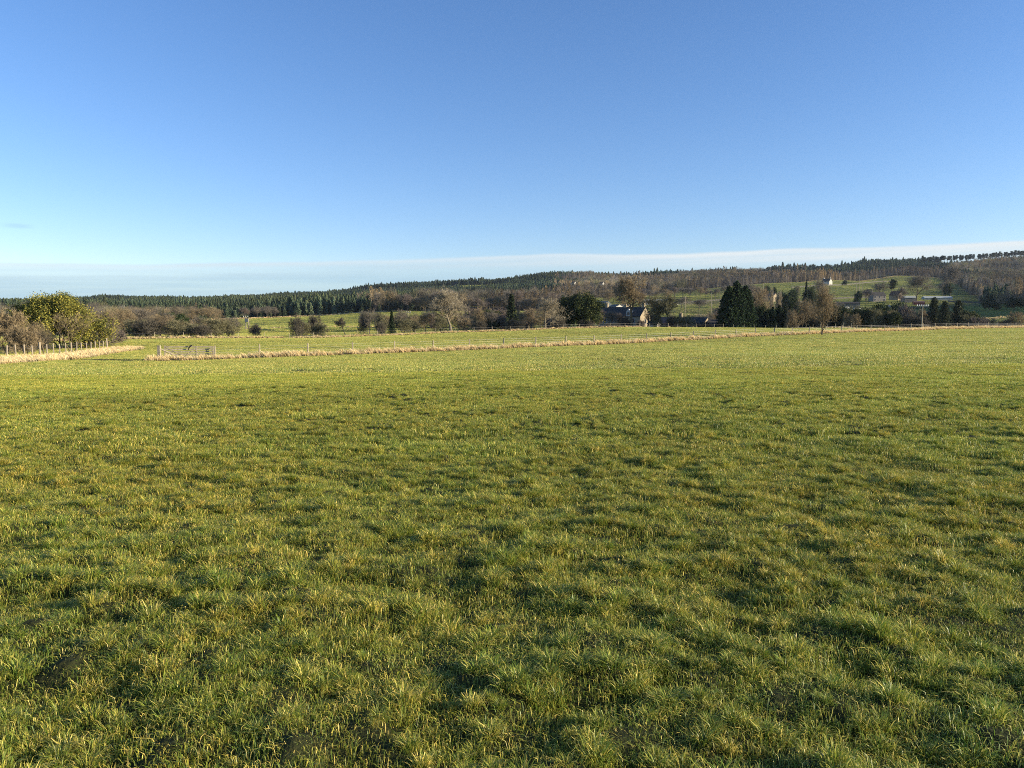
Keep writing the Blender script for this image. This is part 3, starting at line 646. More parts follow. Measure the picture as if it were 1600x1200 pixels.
def conifer_parts(seed, H, Wd, pal, nb=170, per=26, leaf=.16, bare=.06, power=.85, droop=.25, ragged=.35, tops=1):
    R = RS(seed); Pt = []; segs = []
    for k in range(tops):
        ox, oy = (0, 0) if k == 0 else (R.randn() * Wd * .16, R.randn() * Wd * .1); Hk = H if k == 0 else H * (.72 + .2 * R.rand()); Wk = Wd if k == 0 else Wd * .7
        segs.append((ox, oy, 0, ox, oy, Hk, H * .02, .02))
        for i in range(nb):
            f = bare + (1 - bare) * ((i + R.rand()) / nb); z = f * Hk; Ln = Wk / 2 * (1 - f) ** power * (1 - ragged * R.rand()) + .12; a = i * 2.39996 + R.randn() * .3
            t = np.linspace(.12, 1, per) + (R.rand(per) - .5) * .1; dz = -droop * Ln * t ** 1.6 + .12 * Ln * (t > .85)
            lat = R.randn(per) * Ln * .17 * (1.15 - t); x = np.cos(a) * Ln * t - np.sin(a) * lat; y = np.sin(a) * Ln * t + np.cos(a) * lat
            Pt.append(np.c_[ox + x, oy + y, z + dz + R.randn(per) * .05]); segs.append((ox, oy, z, ox + np.cos(a) * Ln * .8, oy + np.sin(a) * Ln * .8, z - droop * Ln * .6, .035, .01))
    P = np.concatenate(Pt); P[:, 2] = np.maximum(P[:, 2], .08); V, Q_ = leafquads(P, R, leaf, leaf * .4)
    pal = np.array(pal); n = len(P); k = R.randint(0, len(pal), n); c = np.repeat(pal[k] * (.7 + .6 * R.rand(n, 1)), 4, 0)
    V0, Q0 = tubes(segs, 4)
    return [("trunk", mesh_np("trunk", V0, None, MT['twig'], colarr(len(V0), 1, BARE['dark'], R), Q0)), ("crown", mesh_np("crown", V, None, MT['leaf'], c, Q_))]
def plant(name, parts, label, cat, u, Y, rz=0, scale=(1, 1, 1), group=None, dz=-.05, tilt=None):
    x = uX(u, Y); t = thing(name, label, cat, (x, Y, g1(x, Y) + dz), rz, group)
    if tilt: t.rotation_euler[1] = tilt
    t.scale = scale
    for nm, me in parts: ob(nm, me, t)
    return t
def px2m(px, Y): return px / F * Y
def hgt(u, Y, vtop):
    x = uX(u, Y); return pix(u, vtop, Y)[2] - g1(x, Y)

# meshes of repeated kinds, built 1 m tall-ish and scaled
kind_cache = {}
def kmesh(kind, var):
    key = (kind, var)
    if key not in kind_cache:
        s = 1000 + hash_(kind) + var * 7
        if kind == 'round': p_ = bare_parts(s, 8, 8, 'grey', 2, tw=.035, tl=.6, nch=(9, 6, 5, 3), spread=.6)
        elif kind == 'oak': p_ = bare_parts(s, 8, 9, 'warm', 2, tw=.035, tl=.6, nch=(8, 6, 5, 4), spread=.68, trunk=.22)
        elif kind == 'brownround': p_ = bare_parts(s, 8, 8, 'red', 2, tw=.04, tl=.6, nch=(8, 6, 5, 4), spread=.6, trunk=.2)
        elif kind == 'bush': p_ = bare_parts(s, 4, 5, 'olive', 2, stems=7, levels=3, nch=(5, 5, 4), tw=.05, tl=.45, trunk=.02, spread=.8, up=.12)
        elif kind == 'darkbush': p_ = bare_parts(s, 4, 5, 'dark', 3, stems=8, levels=3, nch=(5, 5, 4), tw=.045, tl=.5, trunk=.02, spread=.8, up=.12)
        elif kind == 'redbush': p_ = bare_parts(s, 4, 4.6, 'red', 3, stems=7, levels=3, nch=(5, 5, 4), tw=.05, tl=.45, trunk=.02, spread=.8, up=.12)
        elif kind == 'palebush': p_ = bare_parts(s, 4, 5, 'warm', 3, stems=6, levels=3, nch=(5, 5, 4), tw=.045, tl=.45, trunk=.02, spread=.8, up=.12)
        elif kind == 'poplar': p_ = bare_parts(s, 9, 3.0, 'pale', 3, levels=3, nch=(16, 6, 4), spread=.34, trunk=.12, tw=.05, tl=.6, up=.5)
        elif kind == 'evergreen': p_ = evergreen_parts(s, 6, 6, [(.035, .055, .02), (.06, .08, .03), (.045, .065, .028)], 9, .17, .3)
        elif kind == 'holly': p_ = evergreen_parts(s, 5, 5, [(.05, .065, .025), (.09, .09, .03), (.035, .05, .02)], 9, .15, .28, .08, 4)
        elif kind == 'spruce': p_ = conifer_parts(s, 9, 4.6, [(.03, .05, .022), (.045, .065, .028), (.022, .038, .018)], 150, 24, .19, .03, .9, .3, .35)
        elif kind == 'juniper': p_ = conifer_parts(s, 6, 4.6, [(.05, .062, .034), (.075, .082, .04), (.035, .045, .026)], 150, 20, .17, .02, .55, -.35, .45)
        elif kind == 'pine': p_ = pine_parts(s)
        kind_cache[key] = p_
    return kind_cache[key]
def hash_(s): return sum(ord(c) * (i + 1) for i, c in enumerate(s)) % 9973
def pine_parts(seed):
    R = RS(seed); H = 15; P = []; segs = [(0, 0, 0, .2, .1, H * .5, .28, .2), (.2, .1, H * .5, .1, .2, H * .93, .2, .08)]
    for i in range(26):
        z = H * (.56 + .42 * R.rand()); a = R.rand() * 6.28; Ln = (3.4 - 2.3 * abs(z / H - .76) / .24) * (.5 + .5 * R.rand()); e = np.array([math.cos(a) * Ln, math.sin(a) * Ln, z + .6 * R.rand()])
        segs.append((.15, .1, z, *e, .09, .03)); P.append(e * [.6, .6, 1] + R.randn(34, 3) * [.8, .8, .42]); P.append(e + R.randn(16, 3) * [.6, .6, .35])
    P = np.concatenate(P); V, Q_ = leafquads(P, R, .42, .1); pal = np.array([(.03, .045, .022), (.045, .06, .028), (.022, .034, .018)])
    c = np.repeat(pal[R.randint(0, 3, len(P))], 4, 0); V0, Q0 = tubes(segs, 5)
    return [("trunk", mesh_np("trunk", V0, None, MT['twig'], colarr(len(V0), 1, [(.20, .13, .09), (.16, .11, .08)], R), Q0)), ("crown", mesh_np("crown", V, None, MT['leaf'], c, Q_))]
DIM = {'round': (8, 8), 'oak': (9, 8), 'brownround': (8, 8), 'bush': (5, 4), 'darkbush': (5, 4), 'redbush': (4.6, 4), 'palebush': (5, 4), 'poplar': (3, 9), 'evergreen': (6, 6), 'holly': (5, 5),
       'spruce': (4.6, 9), 'juniper': (4.6, 6), 'pine': (6.5, 15)}
NAMEOF = {'round': 'bare_tree', 'oak': 'bare_tree', 'brownround': 'bare_tree', 'bush': 'shrub', 'darkbush': 'shrub', 'redbush': 'shrub', 'palebush': 'shrub', 'poplar': 'poplar_tree', 'evergreen': 'evergreen_tree',
          'holly': 'evergreen_shrub', 'spruce': 'conifer_tree', 'juniper': 'conifer_tree', 'pine': 'pine_tree'}
_var = {}
def K(kind, u, vtop, wpx, Y, label, group=None, nv=3):
    """a tree of a repeated kind: centre column u, top row vtop, width in photo pixels, depth Y"""
    i = _var.get(kind, 0); _var[kind] = i + 1
    h = max(.8, hgt(u, Y, vtop)); w = px2m(wpx, Y); d_ = DIM[kind]; R = RS(int(abs(u) * 13 + Y))
    cat = 'shrub' if 'shrub' in NAMEOF[kind] else 'tree'
    return plant(NAMEOF[kind], kmesh(kind, i % nv), label, cat, u, Y, R.rand() * 6.28, (w / d_[0], w / d_[0] * (.9 + .2 * R.rand()), h / d_[1]), group)

# ---- named trees of the near and middle distance
HOL = [(.07, .085, .025), (.15, .155, .035), (.29, .265, .05), (.40, .34, .065)]
plant("evergreen_tree", evergreen_parts(11, hgt(95, 98, 464), px2m(132, 98), HOL, 44, .10, .36, .12, 3, 3, .05), "broad evergreen tree with yellow-green leaves behind the left fence", "tree", 92, 98)
plant("bare_tree", bare_parts(12, hgt(70, 84, 502), px2m(54, 84), 'warm', 1, trunk=.35, levels=4, nch=(5, 4, 3, 3), tw=.016, tl=.4), "small pale bare tree just behind the left fence, in front of the evergreen", "tree", 66, 80)
plant("bare_tree", bare_parts(13, hgt(108, 90, 488), px2m(80, 90), 'warm', 1, stems=4, trunk=.3, levels=3, nch=(5, 4, 3, 3), tw=.02, tl=.5), "pale many-stemmed bare tree in front of the yellow-green evergreen", "tree", 112, 88)
for a in (('palebush', 8, 487, 62, 84, "pale bare shrub at the left edge of the picture"), ('round', -20, 478, 60, 100, "greyish bare tree cut off by the left edge"),
          ('palebush', 38, 508, 44, 79, "low pale bare shrub behind the left end of the fence"), ('darkbush', 62, 516, 40, 92, "dark scrubby bush behind the fence under the evergreen"),
          ('redbush', 150, 506, 50, 104, "reddish brown bare bush at the right foot of the evergreen"), ('redbush', 172, 512, 36, 112, "smaller reddish bush right of the evergreen tree"),
          ('darkbush', 130, 515, 44, 100, "dark bramble bush behind the last fence posts"),
          ('oak', 168, 484, 44, 165, "warm brown bare tree behind the fence gap, left of the hedge"), ('oak', 196, 482, 46, 160, "bare golden brown tree above the left hedge"),
          ('round', 222, 483, 48, 170, "greyish bare tree in the left hedgerow"), ('bush', 212, 500, 48, 148, "olive bare bush by the gap in the left hedgerow"), ('darkbush', 232, 498, 46, 146, "dark bare bush in the left hedgerow"),
          ('evergreen', 262, 490, 40, 185, "small dark evergreen with flat top above the left hedgerow"), ('evergreen', 282, 491, 26, 190, "smallest dark evergreen above the left hedgerow"),
          ('oak', 250, 493, 50, 152, "dense olive brown tree in the middle of the left hedgerow"), ('bush', 274, 500, 46, 148, "olive brown bush in the left hedgerow below the evergreens"),
          ('bush', 296, 506, 36, 148, "low bush at the right end of the left hedgerow"), ('darkbush', 316, 509, 30, 147, "low dark bush between two hedgerow bushes"),
          ('bush', 338, 499, 36, 150, "rounded olive bush with pale twigs right of the low dark bushes"), ('bush', 357, 500, 26, 152, "last olive bush of the left hedgerow"),
          ('darkbush', 397, 507, 20, 150, "tiny bare bush standing alone by the far fence"),
          ('darkbush', 464, 494, 24, 148, "dense dark oval shrub by the far fence"), ('bush', 478, 504, 24, 150, "low twiggy bush right of the dark oval shrub"),
          ('darkbush', 493, 494, 22, 158, "upright dark bush of a close pair"), ('bush', 500, 505, 26, 152, "low spreading bush at the foot of the pair"),
          ('round', 577, 483, 30, 162, "dense round-headed bare tree left of the small conifer"), ('darkbush', 569, 489, 20, 172, "dark bush against the round-headed tree"),
          ('darkbush', 596, 503, 18, 158, "small dark bush between the round-headed tree and the conifer"),
          ('spruce', 612, 484, 18, 170, "small dark conifer standing alone in the far hedge"), ('bush', 630, 498, 26, 176, "hedge bush right of the small conifer"),
          ('bush', 647, 500, 24, 180, "hedge bush beneath the utility pole"), ('oak', 664, 489, 30, 163, "small spreading bare tree left of the great bare tree"),
          ('bush', 689, 496, 28, 178, "hazy bare bush behind the great bare tree"), ('darkbush', 752, 502, 20, 172, "small dark shrub on the grass right of the great tree"),
          ('holly', 768, 487, 28, 215, "dark green shrub behind the small shrub"), ('redbush', 786, 490, 26, 214, "brownish bush between dark shrub and ragged conifer"),
          ('palebush', 730, 497, 30, 190, "pale tangled bush right of the great tree"),
          ('darkbush', 806, 500, 34, 178, "dark bramble heap below the ragged conifer"), ('oak', 826, 482, 30, 196, "hazy warm bare tree right of the ragged conifer"),
          ('darkbush', 873, 496, 24, 180, "dark round bush at the left foot of the big evergreen"), ('darkbush', 915, 500, 28, 184, "low bush at the right foot of the big evergreen"),
          ('brownround', 936, 484, 24, 214, "brown bare tree between the big evergreen and the farmhouse"),
          ('bush', 1068, 494, 34, 202, "olive bush at the left end of the low outbuilding"), ('darkbush', 976, 496, 22, 206, "bare bush before the farmhouse wall"), ('darkbush', 960, 505, 30, 200, "low dark garden bush before the farmhouse"),
          ('round', 953, 487, 30, 208, "bare garden tree before the left end of the farmhouse"), ('brownround', 968, 490, 24, 210, "brown bare tree before the farmhouse front"), ('bush', 1024, 490, 26, 205, "olive bush in front of the cottage wing"),
          ('darkbush', 1050, 495, 26, 206, "dark bush hiding the end wall of the cottage wing"), ('darkbush', 1098, 503, 30, 203, "dark bush below the outbuilding gable"), ('redbush', 1002, 500, 16, 200, "russet bush under the farmhouse gable"), ('brownround', 1118, 479, 42, 320, "brown dome-shaped bare tree behind the outbuilding"),
          ('oak', 1186, 452, 44, 232, "wide bare tree immediately right of the tall dark conifers"),
          ('poplar', 1206, 451, 10, 250, "pale slender poplar, the left of a pair above the dark conifers"), ('poplar', 1216, 456, 9, 252, "pale slender poplar, the right of a pair above the dark conifers"),
          ('oak', 1254, 468, 40, 202, "warm-lit bare tree against the dark conifer belt"), ('oak', 1270, 474, 34, 206, "second warm-lit bare tree against the dark conifer belt"), ('palebush', 1238, 486, 24, 200, "pale shrub at the foot of the dark belt"),
          ('holly', 1312, 481, 34, 208, "mixed green shrub right of the tall bare tree"), ('palebush', 1330, 490, 26, 198, "golden twiggy shrub by the field edge"), ('round', 1310, 474, 40, 222, "grey bare tree behind the mixed green shrub"),
          ('holly', 1350, 484, 32, 202, "rounded dark green shrub in the field-edge row"), ('bush', 1368, 484, 26, 199, "yellow-olive bush in the field-edge row"),
          ('evergreen', 1375, 476, 46, 222, "dark evergreen crown behind the yellow-olive bush"), ('evergreen', 1400, 475, 40, 224, "bushy dark evergreen left of the reddish bush"),
          ('holly', 1393, 490, 26, 198, "low green shrub before the bushy evergreen"), ('redbush', 1413, 478, 28, 204, "reddish bare bush left of the cross-armed pole"),
          ('bush', 1336, 480, 34, 216, "olive bush behind the golden shrub"), ('darkbush', 1424, 490, 24, 198, "dark low bush below the cross-armed pole"),
          ('darkbush', 1440, 496, 22, 196, "dark shrub hiding the base of the cross-armed pole"),
          ('juniper', 1458, 466, 30, 204, "spiky grey-green conifer right of the cross-armed pole"), ('juniper', 1475, 472, 26, 200, "middle one of the spiky grey-green conifers"), ('juniper', 1496, 470, 30, 204, "spiky leaning conifer at the right end of the row"),
          ('bush', 1512, 492, 28, 202, "low brown brush right of the spiky conifers"), ('redbush', 1530, 496, 28, 200, "low reddish brush before the bright field"), ('bush', 1545, 498, 24, 202, "tail of the low brush on the brow"),
          ('palebush', 1592, 488, 30, 200, "golden bush at the right edge of the picture"), ('darkbush', 1572, 500, 30, 202, "low dark bush beside the right edge"), ('bush', 1640, 484, 50, 205, "olive bush beyond the right edge")):
    K(*a)
plant("bare_tree", bare_parts(77, hgt(703, 166, 456), px2m(60, 166), 'pale', 2, trunk=.32, levels=4, nch=(10, 7, 5, 5), tw=.035, tl=.6, spread=.62, lean=(-.12, 0), r0=.36, wig=.2), "great solitary bare tree with stout leaning trunk by the far fence", "tree", 705, 162)
plant("bare_tree", bare_parts(21, hgt(538, 152, 497), px2m(20, 152), 'dark', 3, levels=4, nch=(5, 4, 4, 3), tw=.04, tl=.4, lean=(-.35, 0), trunk=.4), "small crooked bare tree leaning left by the far fence", "tree", 540, 150)
plant("bare_tree", bare_parts(22, hgt(850, 172, 466), px2m(46, 172), 'pale', 2, levels=4, nch=(8, 5, 5, 4), tw=.04, tl=.5, trunk=.2, spread=.75), "wide bare tree with pale forked limbs left of the big evergreen", "tree", 851, 174)
plant("conifer_tree", conifer_parts(23, hgt(800, 185, 460), px2m(34, 185), [(.03, .045, .02), (.05, .06, .03)], 100, 26, .22, .08, .6, .35, .6), "ragged dark conifer with loose boughs near the middle", "tree", 799, 185)
plant("evergreen_tree", evergreen_parts(24, hgt(897, 186, 461), px2m(66, 186), [(.03, .045, .018), (.055, .07, .025), (.10, .105, .032), (.035, .05, .02)], 16, .22, .4, .08, 2), "big round dark evergreen left of the farmhouse", "tree", 897, 188)
plant("bare_tree", bare_parts(25, hgt(987, 215, 442), px2m(44, 215), 'warm', 3, levels=5, nch=(8, 5, 4, 4, 3), trunk=.42, tw=.05, tl=.6, spread=.6, r0=.42), "tall bare tree rising in front of the farmhouse roof", "tree", 987, 204)
m_ = bare_parts(26, hgt(1012, 205, 487), px2m(15, 205), 'dark', 2, levels=3, nch=(5, 3, 3), trunk=.6, tw=.08, tl=.25, r0=.42, spread=.5)
plant("bare_tree", m_, "short dark lopped tree trunk right of the farmhouse gable", "tree", 1013, 202)
plant("bare_tree", bare_parts(27, hgt(1040, 205, 463), px2m(52, 205), 'olive', 3, levels=4, nch=(8, 5, 5, 4), tw=.05, tl=.5, stems=2, trunk=.2), "two-stemmed olive bare tree between farmhouse and outbuilding", "tree", 1042, 203)
for (u, v, w, Y, s, lbl) in ((1150, 440, 60, 200, 31, "tallest of the tall dark garden conifers"), (1138, 448, 52, 199, 32, "left shoulder conifer of the tall dark clump"), (1164, 447, 56, 202, 33, "right shoulder conifer of the tall dark clump")):
    plant("conifer_tree", conifer_parts(s, hgt(u, Y, v), px2m(w, Y), [(.028, .05, .02), (.045, .068, .026), (.018, .034, .015)], 260, 30, .24, .0, .62, .15, .4, 3), lbl, "tree", u, Y)
plant("bare_tree", bare_parts(34, hgt(1285, 114, 446), px2m(44, 114), 'warm', 2, levels=3, nch=(22, 8, 6), trunk=.08, tw=.022, tl=.5, up=.35, spread=.72, r0=.14), "tall slender bare tree with pale upswept branches growing on the near fence line", "tree", 1285, 114)
for i, u in enumerate((1178, 1188, 1197, 1207, 1217, 1226, 1235, 1243, 1252, 1262, 1275, 1290, 1302, 1316)):
    K('spruce', u, [484, 482, 486, 480, 477, 479, 474, 477, 482, 484, 486, 488, 486, 490][i], [20, 18, 20, 20, 22, 18, 22, 20, 22, 22, 24, 24, 22, 24][i] * 1.45, 206 + (i % 3) * 3,
      "dark spruce in the dense shelter belt right of the tall clump", "spruces of the dark shelter belt")

# farmland trees on the far side of the valley
for a in (('evergreen', 1232, 455, 34, 430, "dark rounded evergreen above the shelter belt"), ('evergreen', 1222, 457, 26, 440, "dark evergreen mass beside the rounded one"), ('spruce', 1258, 440, 14, 440, "narrow dark conifer between two hill houses"),
          ('evergreen', 1263, 450, 22, 445, "dark shrubby tree at the foot of the narrow conifer"), ('round', 1280, 434, 24, 470, "bare tree below the white hill house"), ('brownround', 1176, 447, 30, 470, "brown bare tree above the tall dark conifers"),
          ('round', 1430, 430, 44, 520, "large spreading bare tree beside the red-sided shed"), ('round', 1482, 416, 44, 640, "large bare tree above the long pale roof"),
          ('pine', 1392, 437, 14, 560, "flat-topped pine above the hill farm"), ('round', 1372, 440, 30, 560, "bare tree over the hill farm roofs"), ('brownround', 1352, 452, 22, 520, "low brown tree beside the hill farm"),
          ('evergreen', 1340, 455, 12, 520, "small dark bush left of the hill farm"), ('brownround', 1405, 449, 22, 500, "brown garden tree at the hill farm"), ('oak', 1563, 459, 22, 420, "pale rounded tree in front of the dark right wood"),
          ('evergreen', 1545, 468, 26, 418, "low dark scrub left of the pale rounded tree"), ('evergreen', 1583, 466, 26, 424, "low dark scrub right of the pale rounded tree"),
          ('round', 1320, 424, 18, 900, "grey bare tree right of the white hill house"), ('evergreen', 1318, 438, 8, 880, "small dark bush under the grey bare tree"),
          ('evergreen', 1197, 447, 14, 620, "dark bush beside the stone building on the slope"), ('evergreen', 1208, 449, 10, 625, "small dark bush beside the stone building on the slope"),
          ('bush', 1243, 447, 14, 700, "small bush alone in the hill field"), ('oak', 950, 452, 24, 600, "bare tree above the farm sheds"), ('round', 1000, 462, 26, 560, "bare tree right of the farm sheds"),
          ('oak', 1022, 470, 20, 520, "rounded bare tree below the white roofs"), ('round', 1065, 464, 30, 540, "brown bare tree in the far hedge"), ('round', 1092, 468, 26, 500, "brown bare tree in the middle field hedge"),
          ('oak', 912, 452, 20, 540, "bare tree at the left end of the farm sheds"), ('evergreen', 945, 474, 10, 460, "small green bush below the farm sheds"), ('round', 1140, 462, 26, 540, "bare tree hidden behind the tall conifers"),
          ('round', 1470, 440, 20, 700, "small bare tree left of the large one"), ('round', 1340, 436, 16, 930, "grey bare tree on the hill field edge"), ('round', 1376, 430, 14, 1000, "solitary bare tree under the hilltop wood"), ('evergreen', 1478, 442, 14, 640, "dark bush at the long pale roof"),
          ('oak', 305, 481, 34, 395, "round bare tree in the valley, leftmost of a row"), ('oak', 325, 480, 34, 400, "round olive bare tree in the valley row"), ('oak', 338, 483, 24, 420, "smaller olive bare tree in the valley row"),
          ('brownround', 384, 481, 16, 490, "small reddish bare tree at the plantation foot"), ('round', 402, 479, 20, 500, "greyish bare tree against the plantation"), ('round', 418, 479, 20, 505, "pale-headed bare tree against the plantation"), ('round', 430, 480, 16, 508, "last bare tree before the plantation wall")):
    K(*a)
R = RS(63)
for i, u in enumerate(range(1176, 1312, 10)):
    K(('evergreen', 'holly')[i % 2], u + R.randint(-3, 4), 487 + R.randint(-5, 5), 26 + R.randint(0, 8), 214 + R.randint(0, 8), "dense dark evergreen shrub filling the shelter belt between its spruces", "evergreen fill of the shelter belt")
R = RS(62)
for i, u in enumerate(list(range(596, 700, 9)) + list(range(716, 890, 9))):
    K(('bush', 'oak', 'palebush', 'round', 'redbush')[i % 5], u + R.randint(-4, 5), 488 + R.randint(-7, 9), 22 + R.randint(0, 12), 196 + R.randint(0, 50), "tangled warm-brown bush in the thick hedge band across the middle valley", "bushes of the middle valley hedge band")
for i, u in enumerate(range(150, 372, 12)):
    K(('oak', 'round', 'bush', 'palebush')[i % 4], u + R.randint(-4, 5), (486 if u < 270 else 500) + R.randint(-5, 6), 26 + R.randint(0, 12), 178 + R.randint(0, 40), "olive-brown bare tree in the rear row of the left hedgerow", "rear row of the left hedgerow")
for i, u in enumerate(range(925, 1125, 11)):
    K(('round', 'oak', 'brownround', 'bush')[i % 4], u + R.randint(-4, 5), 490 + R.randint(-6, 7), 16 + R.randint(0, 12), 265 + R.randint(0, 70), "bare garden or hedge tree behind the farm buildings", "bare trees behind the farm buildings")
for i, u in enumerate(range(1310, 1515, 12)):
    K(('bush', 'holly', 'darkbush', 'palebush')[i % 4], u + R.randint(-4, 5), 492 + R.randint(-6, 6), 24 + R.randint(0, 8), 208 + R.randint(0, 14), "mixed scrub filling between the larger shrubs of the field edge", "scrub of the right-hand field edge")
# deciduous trees along the wood's foot in the centre
R = RS(61)
for i, u in enumerate(range(596, 905, 14)):
    K(('round', 'oak', 'round', 'brownround')[i % 4], u + R.randint(-4, 5), 458 + R.randint(-2, 8) - 3 * math.sin(i), 22 + R.randint(0, 8), 505 + R.randint(-6, 14), "rounded bare tree at the foot of the central wood", "bare trees along the foot of the central wood")
for i, u in enumerate(range(925, 1178, 13)):
    K(('round', 'oak', 'brownround', 'round')[i % 4], u + R.randint(-5, 6), 457 - (u - 925) * .04 + R.randint(-3, 5), 17 + R.randint(0, 8), 700 + R.randint(-30, 60), "brownish bare tree in the belt above the farm sheds", "bare trees in the belt above the farm sheds")
# the line of pines on the right skyline
for i in range(64):
    u = 1436 + i * 2.8 + R.randn() * 1.6; Y = 1500 + R.randint(-15, 15)
    v = np.interp(u, [1436, 1520, 1600, 1620], [401, 397, 390, 389]) + R.randn() * .7
    x = uX(u, Y); h = pix(u, v, Y)[2] - g1(x, Y)
    plant("pine_tree", kmesh('pine', i % 3), "tall bare-stemmed pine in the line along the right skyline", "tree", u, Y, R.rand() * 6, (.7 + .6 * R.rand(), .7 + .6 * R.rand(), h * (.88 + .14 * R.rand()) / 15.2), "pines along the right skyline")

# ---------------------------------------------------------------- far woods (one mass each)
def far_conifer(seed, H=13, Wd=5.2, pal=((.06, .082, .042), (.085, .10, .05), (.04, .058, .032))):
    R = RS(seed); V = []; T = []; C = []; pal = np.array(pal)
    for i in range(13):
        f = .08 + .9 * i / 13; z = H * f; r = Wd / 2 * (1 - f) ** .62 + .2; n = 9
        for j in range(n):
            a = 6.283 * (j + R.rand() * .8) / n + i; rr_ = r * (.65 + .5 * R.rand()); b = len(V); w = r * .42
            V += [(0, 0, z + H * .09), (math.cos(a) * rr_ - math.sin(a) * w, math.sin(a) * rr_ + math.cos(a) * w, z - .3 * R.rand()), (math.cos(a) * rr_ * 1.15, math.sin(a) * rr_ * 1.15, z - .55), (math.cos(a) * rr_ + math.sin(a) * w, math.sin(a) * rr_ - math.cos(a) * w, z - .3 * R.rand())]
            T += [(b, b + 1, b + 2), (b, b + 2, b + 3)]; C += [pal[R.randint(3)] * (.75 + .5 * R.rand())] * 4
    return mesh_np("far_conifer", V, T, MT['bark_far'], np.array(C))
def far_bare(seed, H=12, Wd=9, style='grey', n=900, low=.25):
    R = RS(seed); d = R.randn(n, 3); d /= np.linalg.norm(d, axis=1)[:, None]; r = R.rand(n, 1) ** .45
    cz = H * (low + (1 - low) / 2); P = d * r * [Wd / 2, Wd / 2, H * (1 - low) / 2] * (1 + .25 * np.sin(d[:, :1] * 5 + seed) * np.cos(d[:, 1:2] * 4)) + [0, 0, cz]
    o = P - [0, 0, H * .2]; o /= np.linalg.norm(o, axis=1)[:, None]; o = o + R.randn(n, 3) * .3; o /= np.linalg.norm(o, axis=1)[:, None]
    s = np.cross(o, R.randn(n, 3)); s /= np.linalg.norm(s, axis=1)[:, None]; Ln = .6 + 1.0 * R.rand(n, 1)
    V = np.stack([P - s * .07, P + s * .07, P + o * Ln], 1).reshape(-1, 3); T = np.arange(3 * n).reshape(-1, 3); c = colarr(n, 3, BARE[style], R)
    segs = [(0, 0, 0, 0, 0, H * .5, .28, .16)]
    for k in range(14):
        a = R.rand() * 6.28; z = H * (.2 + .25 * R.rand()); e = Wd * (.2 + .2 * R.rand()); segs.append((0, 0, z, math.cos(a) * e, math.sin(a) * e, z + H * (.2 + .3 * R.rand()), .13, .04))
    V0, Q0 = tubes(segs, 4)
    return mesh_np("far_tree", np.r_[V, V0], T, MT['bark_far'], np.r_[c, colarr(len(V0), 1, BARE[style][:2], R)], Q0 + len(V))
def far_larch(seed, H=13, Wd=4.4, style='red'):
    R = RS(seed); n = 620; f = R.rand(n) ** .8; r = Wd / 2 * (1 - f) ** .75 * R.rand(n) ** .5; a = R.rand(n) * 6.28
    P = np.c_[np.cos(a) * r, np.sin(a) * r, H * (.12 + .86 * f)]; o = np.c_[np.cos(a), np.sin(a), R.randn(n) * .5]; o /= np.linalg.norm(o, axis=1)[:, None]
    s = np.cross(o, R.randn(n, 3)); s /= np.linalg.norm(s, axis=1)[:, None]
    V = np.stack([P - s * .09, P + s * .09, P + o * (.5 + .7 * R.rand(n, 1))], 1).reshape(-1, 3); V0, Q0 = tubes([(0, 0, 0, 0, 0, H, .22, .03)], 4)
    return mesh_np("far_larch", np.r_[V, V0], np.arange(3 * n).reshape(-1, 3), MT['bark_far'], np.r_[colarr(n, 3, BARE[style], R), colarr(len(V0), 1, BARE['grey'][:2], R)], Q0 + len(V))
pr_con = [proto("conifer_form.%03d" % i, far_conifer(70 + i, 10.5 + i % 3 * 1.5, 5.6 + .5 * (i % 2))) for i in range(5)]
pr_dec = [proto("bare_form.%03d" % i, far_bare(80 + i, 11 + i % 3, 8 + i % 2, ('grey', 'olive', 'grey', 'warm', 'olive', 'dark')[i])) for i in range(6)]
pr_lar = [proto("larch_form.%03d" % i, far_larch(90 + i, 12 + i, 4.2, ('red', 'grey', 'warm')[i])) for i in range(3)]
def box(u, Y, u0, u1, a, b): return (u > u0) & (u < u1) & (Y > a) & (Y < b)
def wood_points():
    xs, ys = grid_pts(5.2, 330, 1640, -160, 1960, 77, .45); u, Y = uvY(xs, ys); we = wood_edge(u); k = (Y > we) & ~clearing(xs, ys)
    # clearings
    k &= ~box(u, Y, 812, 880, 1150, 1185); k &= ~box(u, Y, 0, 60, 700, 740)
    # thin out where front rows hide everything
    return xs[k], ys[k], u[k], Y[k], we[k]
x, y, u, Y, we = wood_points(); R = RS(78); n = len(x)
ur = u; u = u + (vnoise(x, y, 60, 59) - .5) * 110
nz_ = vnoise(x, y, 90, 51) * .6 + vnoise(x, y, 35, 52) * .4; dep = Y - we
pc_ = np.full(n, .5)   # chance of conifer
pc_ = np.where(u < 470, np.where(Y < 540, .05, np.where(Y < 700, .75, .95)), pc_)
pc_ = np.where((u >= 330) & (u < 640), np.where(dep < 60, .85, .9), pc_)
pc_ = np.where((u >= 640) & (u < 905), np.where(Y < 760, .04, .88), pc_)
pc_ = np.where((u >= 905) & (u < 1185), np.where(Y < 1350, .14, .55), pc_)
pc_ = np.where((u >= 1185) & (u < 1500), np.where(dep < 90, .08, .80), pc_)
pc_ = np.where(u >= 1500, np.where(vnoise(x, y, 75, 58) > .6, .8, .10), pc_)
pc_ = np.where((u > 1000) & (u < 1062) & (Y > 1450), 1, pc_); pc_ = np.where((u > 1330) & (u < 1440) & (Y > 1400), 1, pc_)
con = (pc_ + (nz_ - .5) * .8 > R.rand(n) * .35 + .325)
con = np.where(pc_ > .95, True, con)
lar = (~con) & (((vnoise(x, y, 60, 53) > np.where(u > 1450, .68, .55)) & (u > 300)) | ((u > 1185) & (dep < 60)) | (box(u, Y, 330, 420, 640, 1100)))
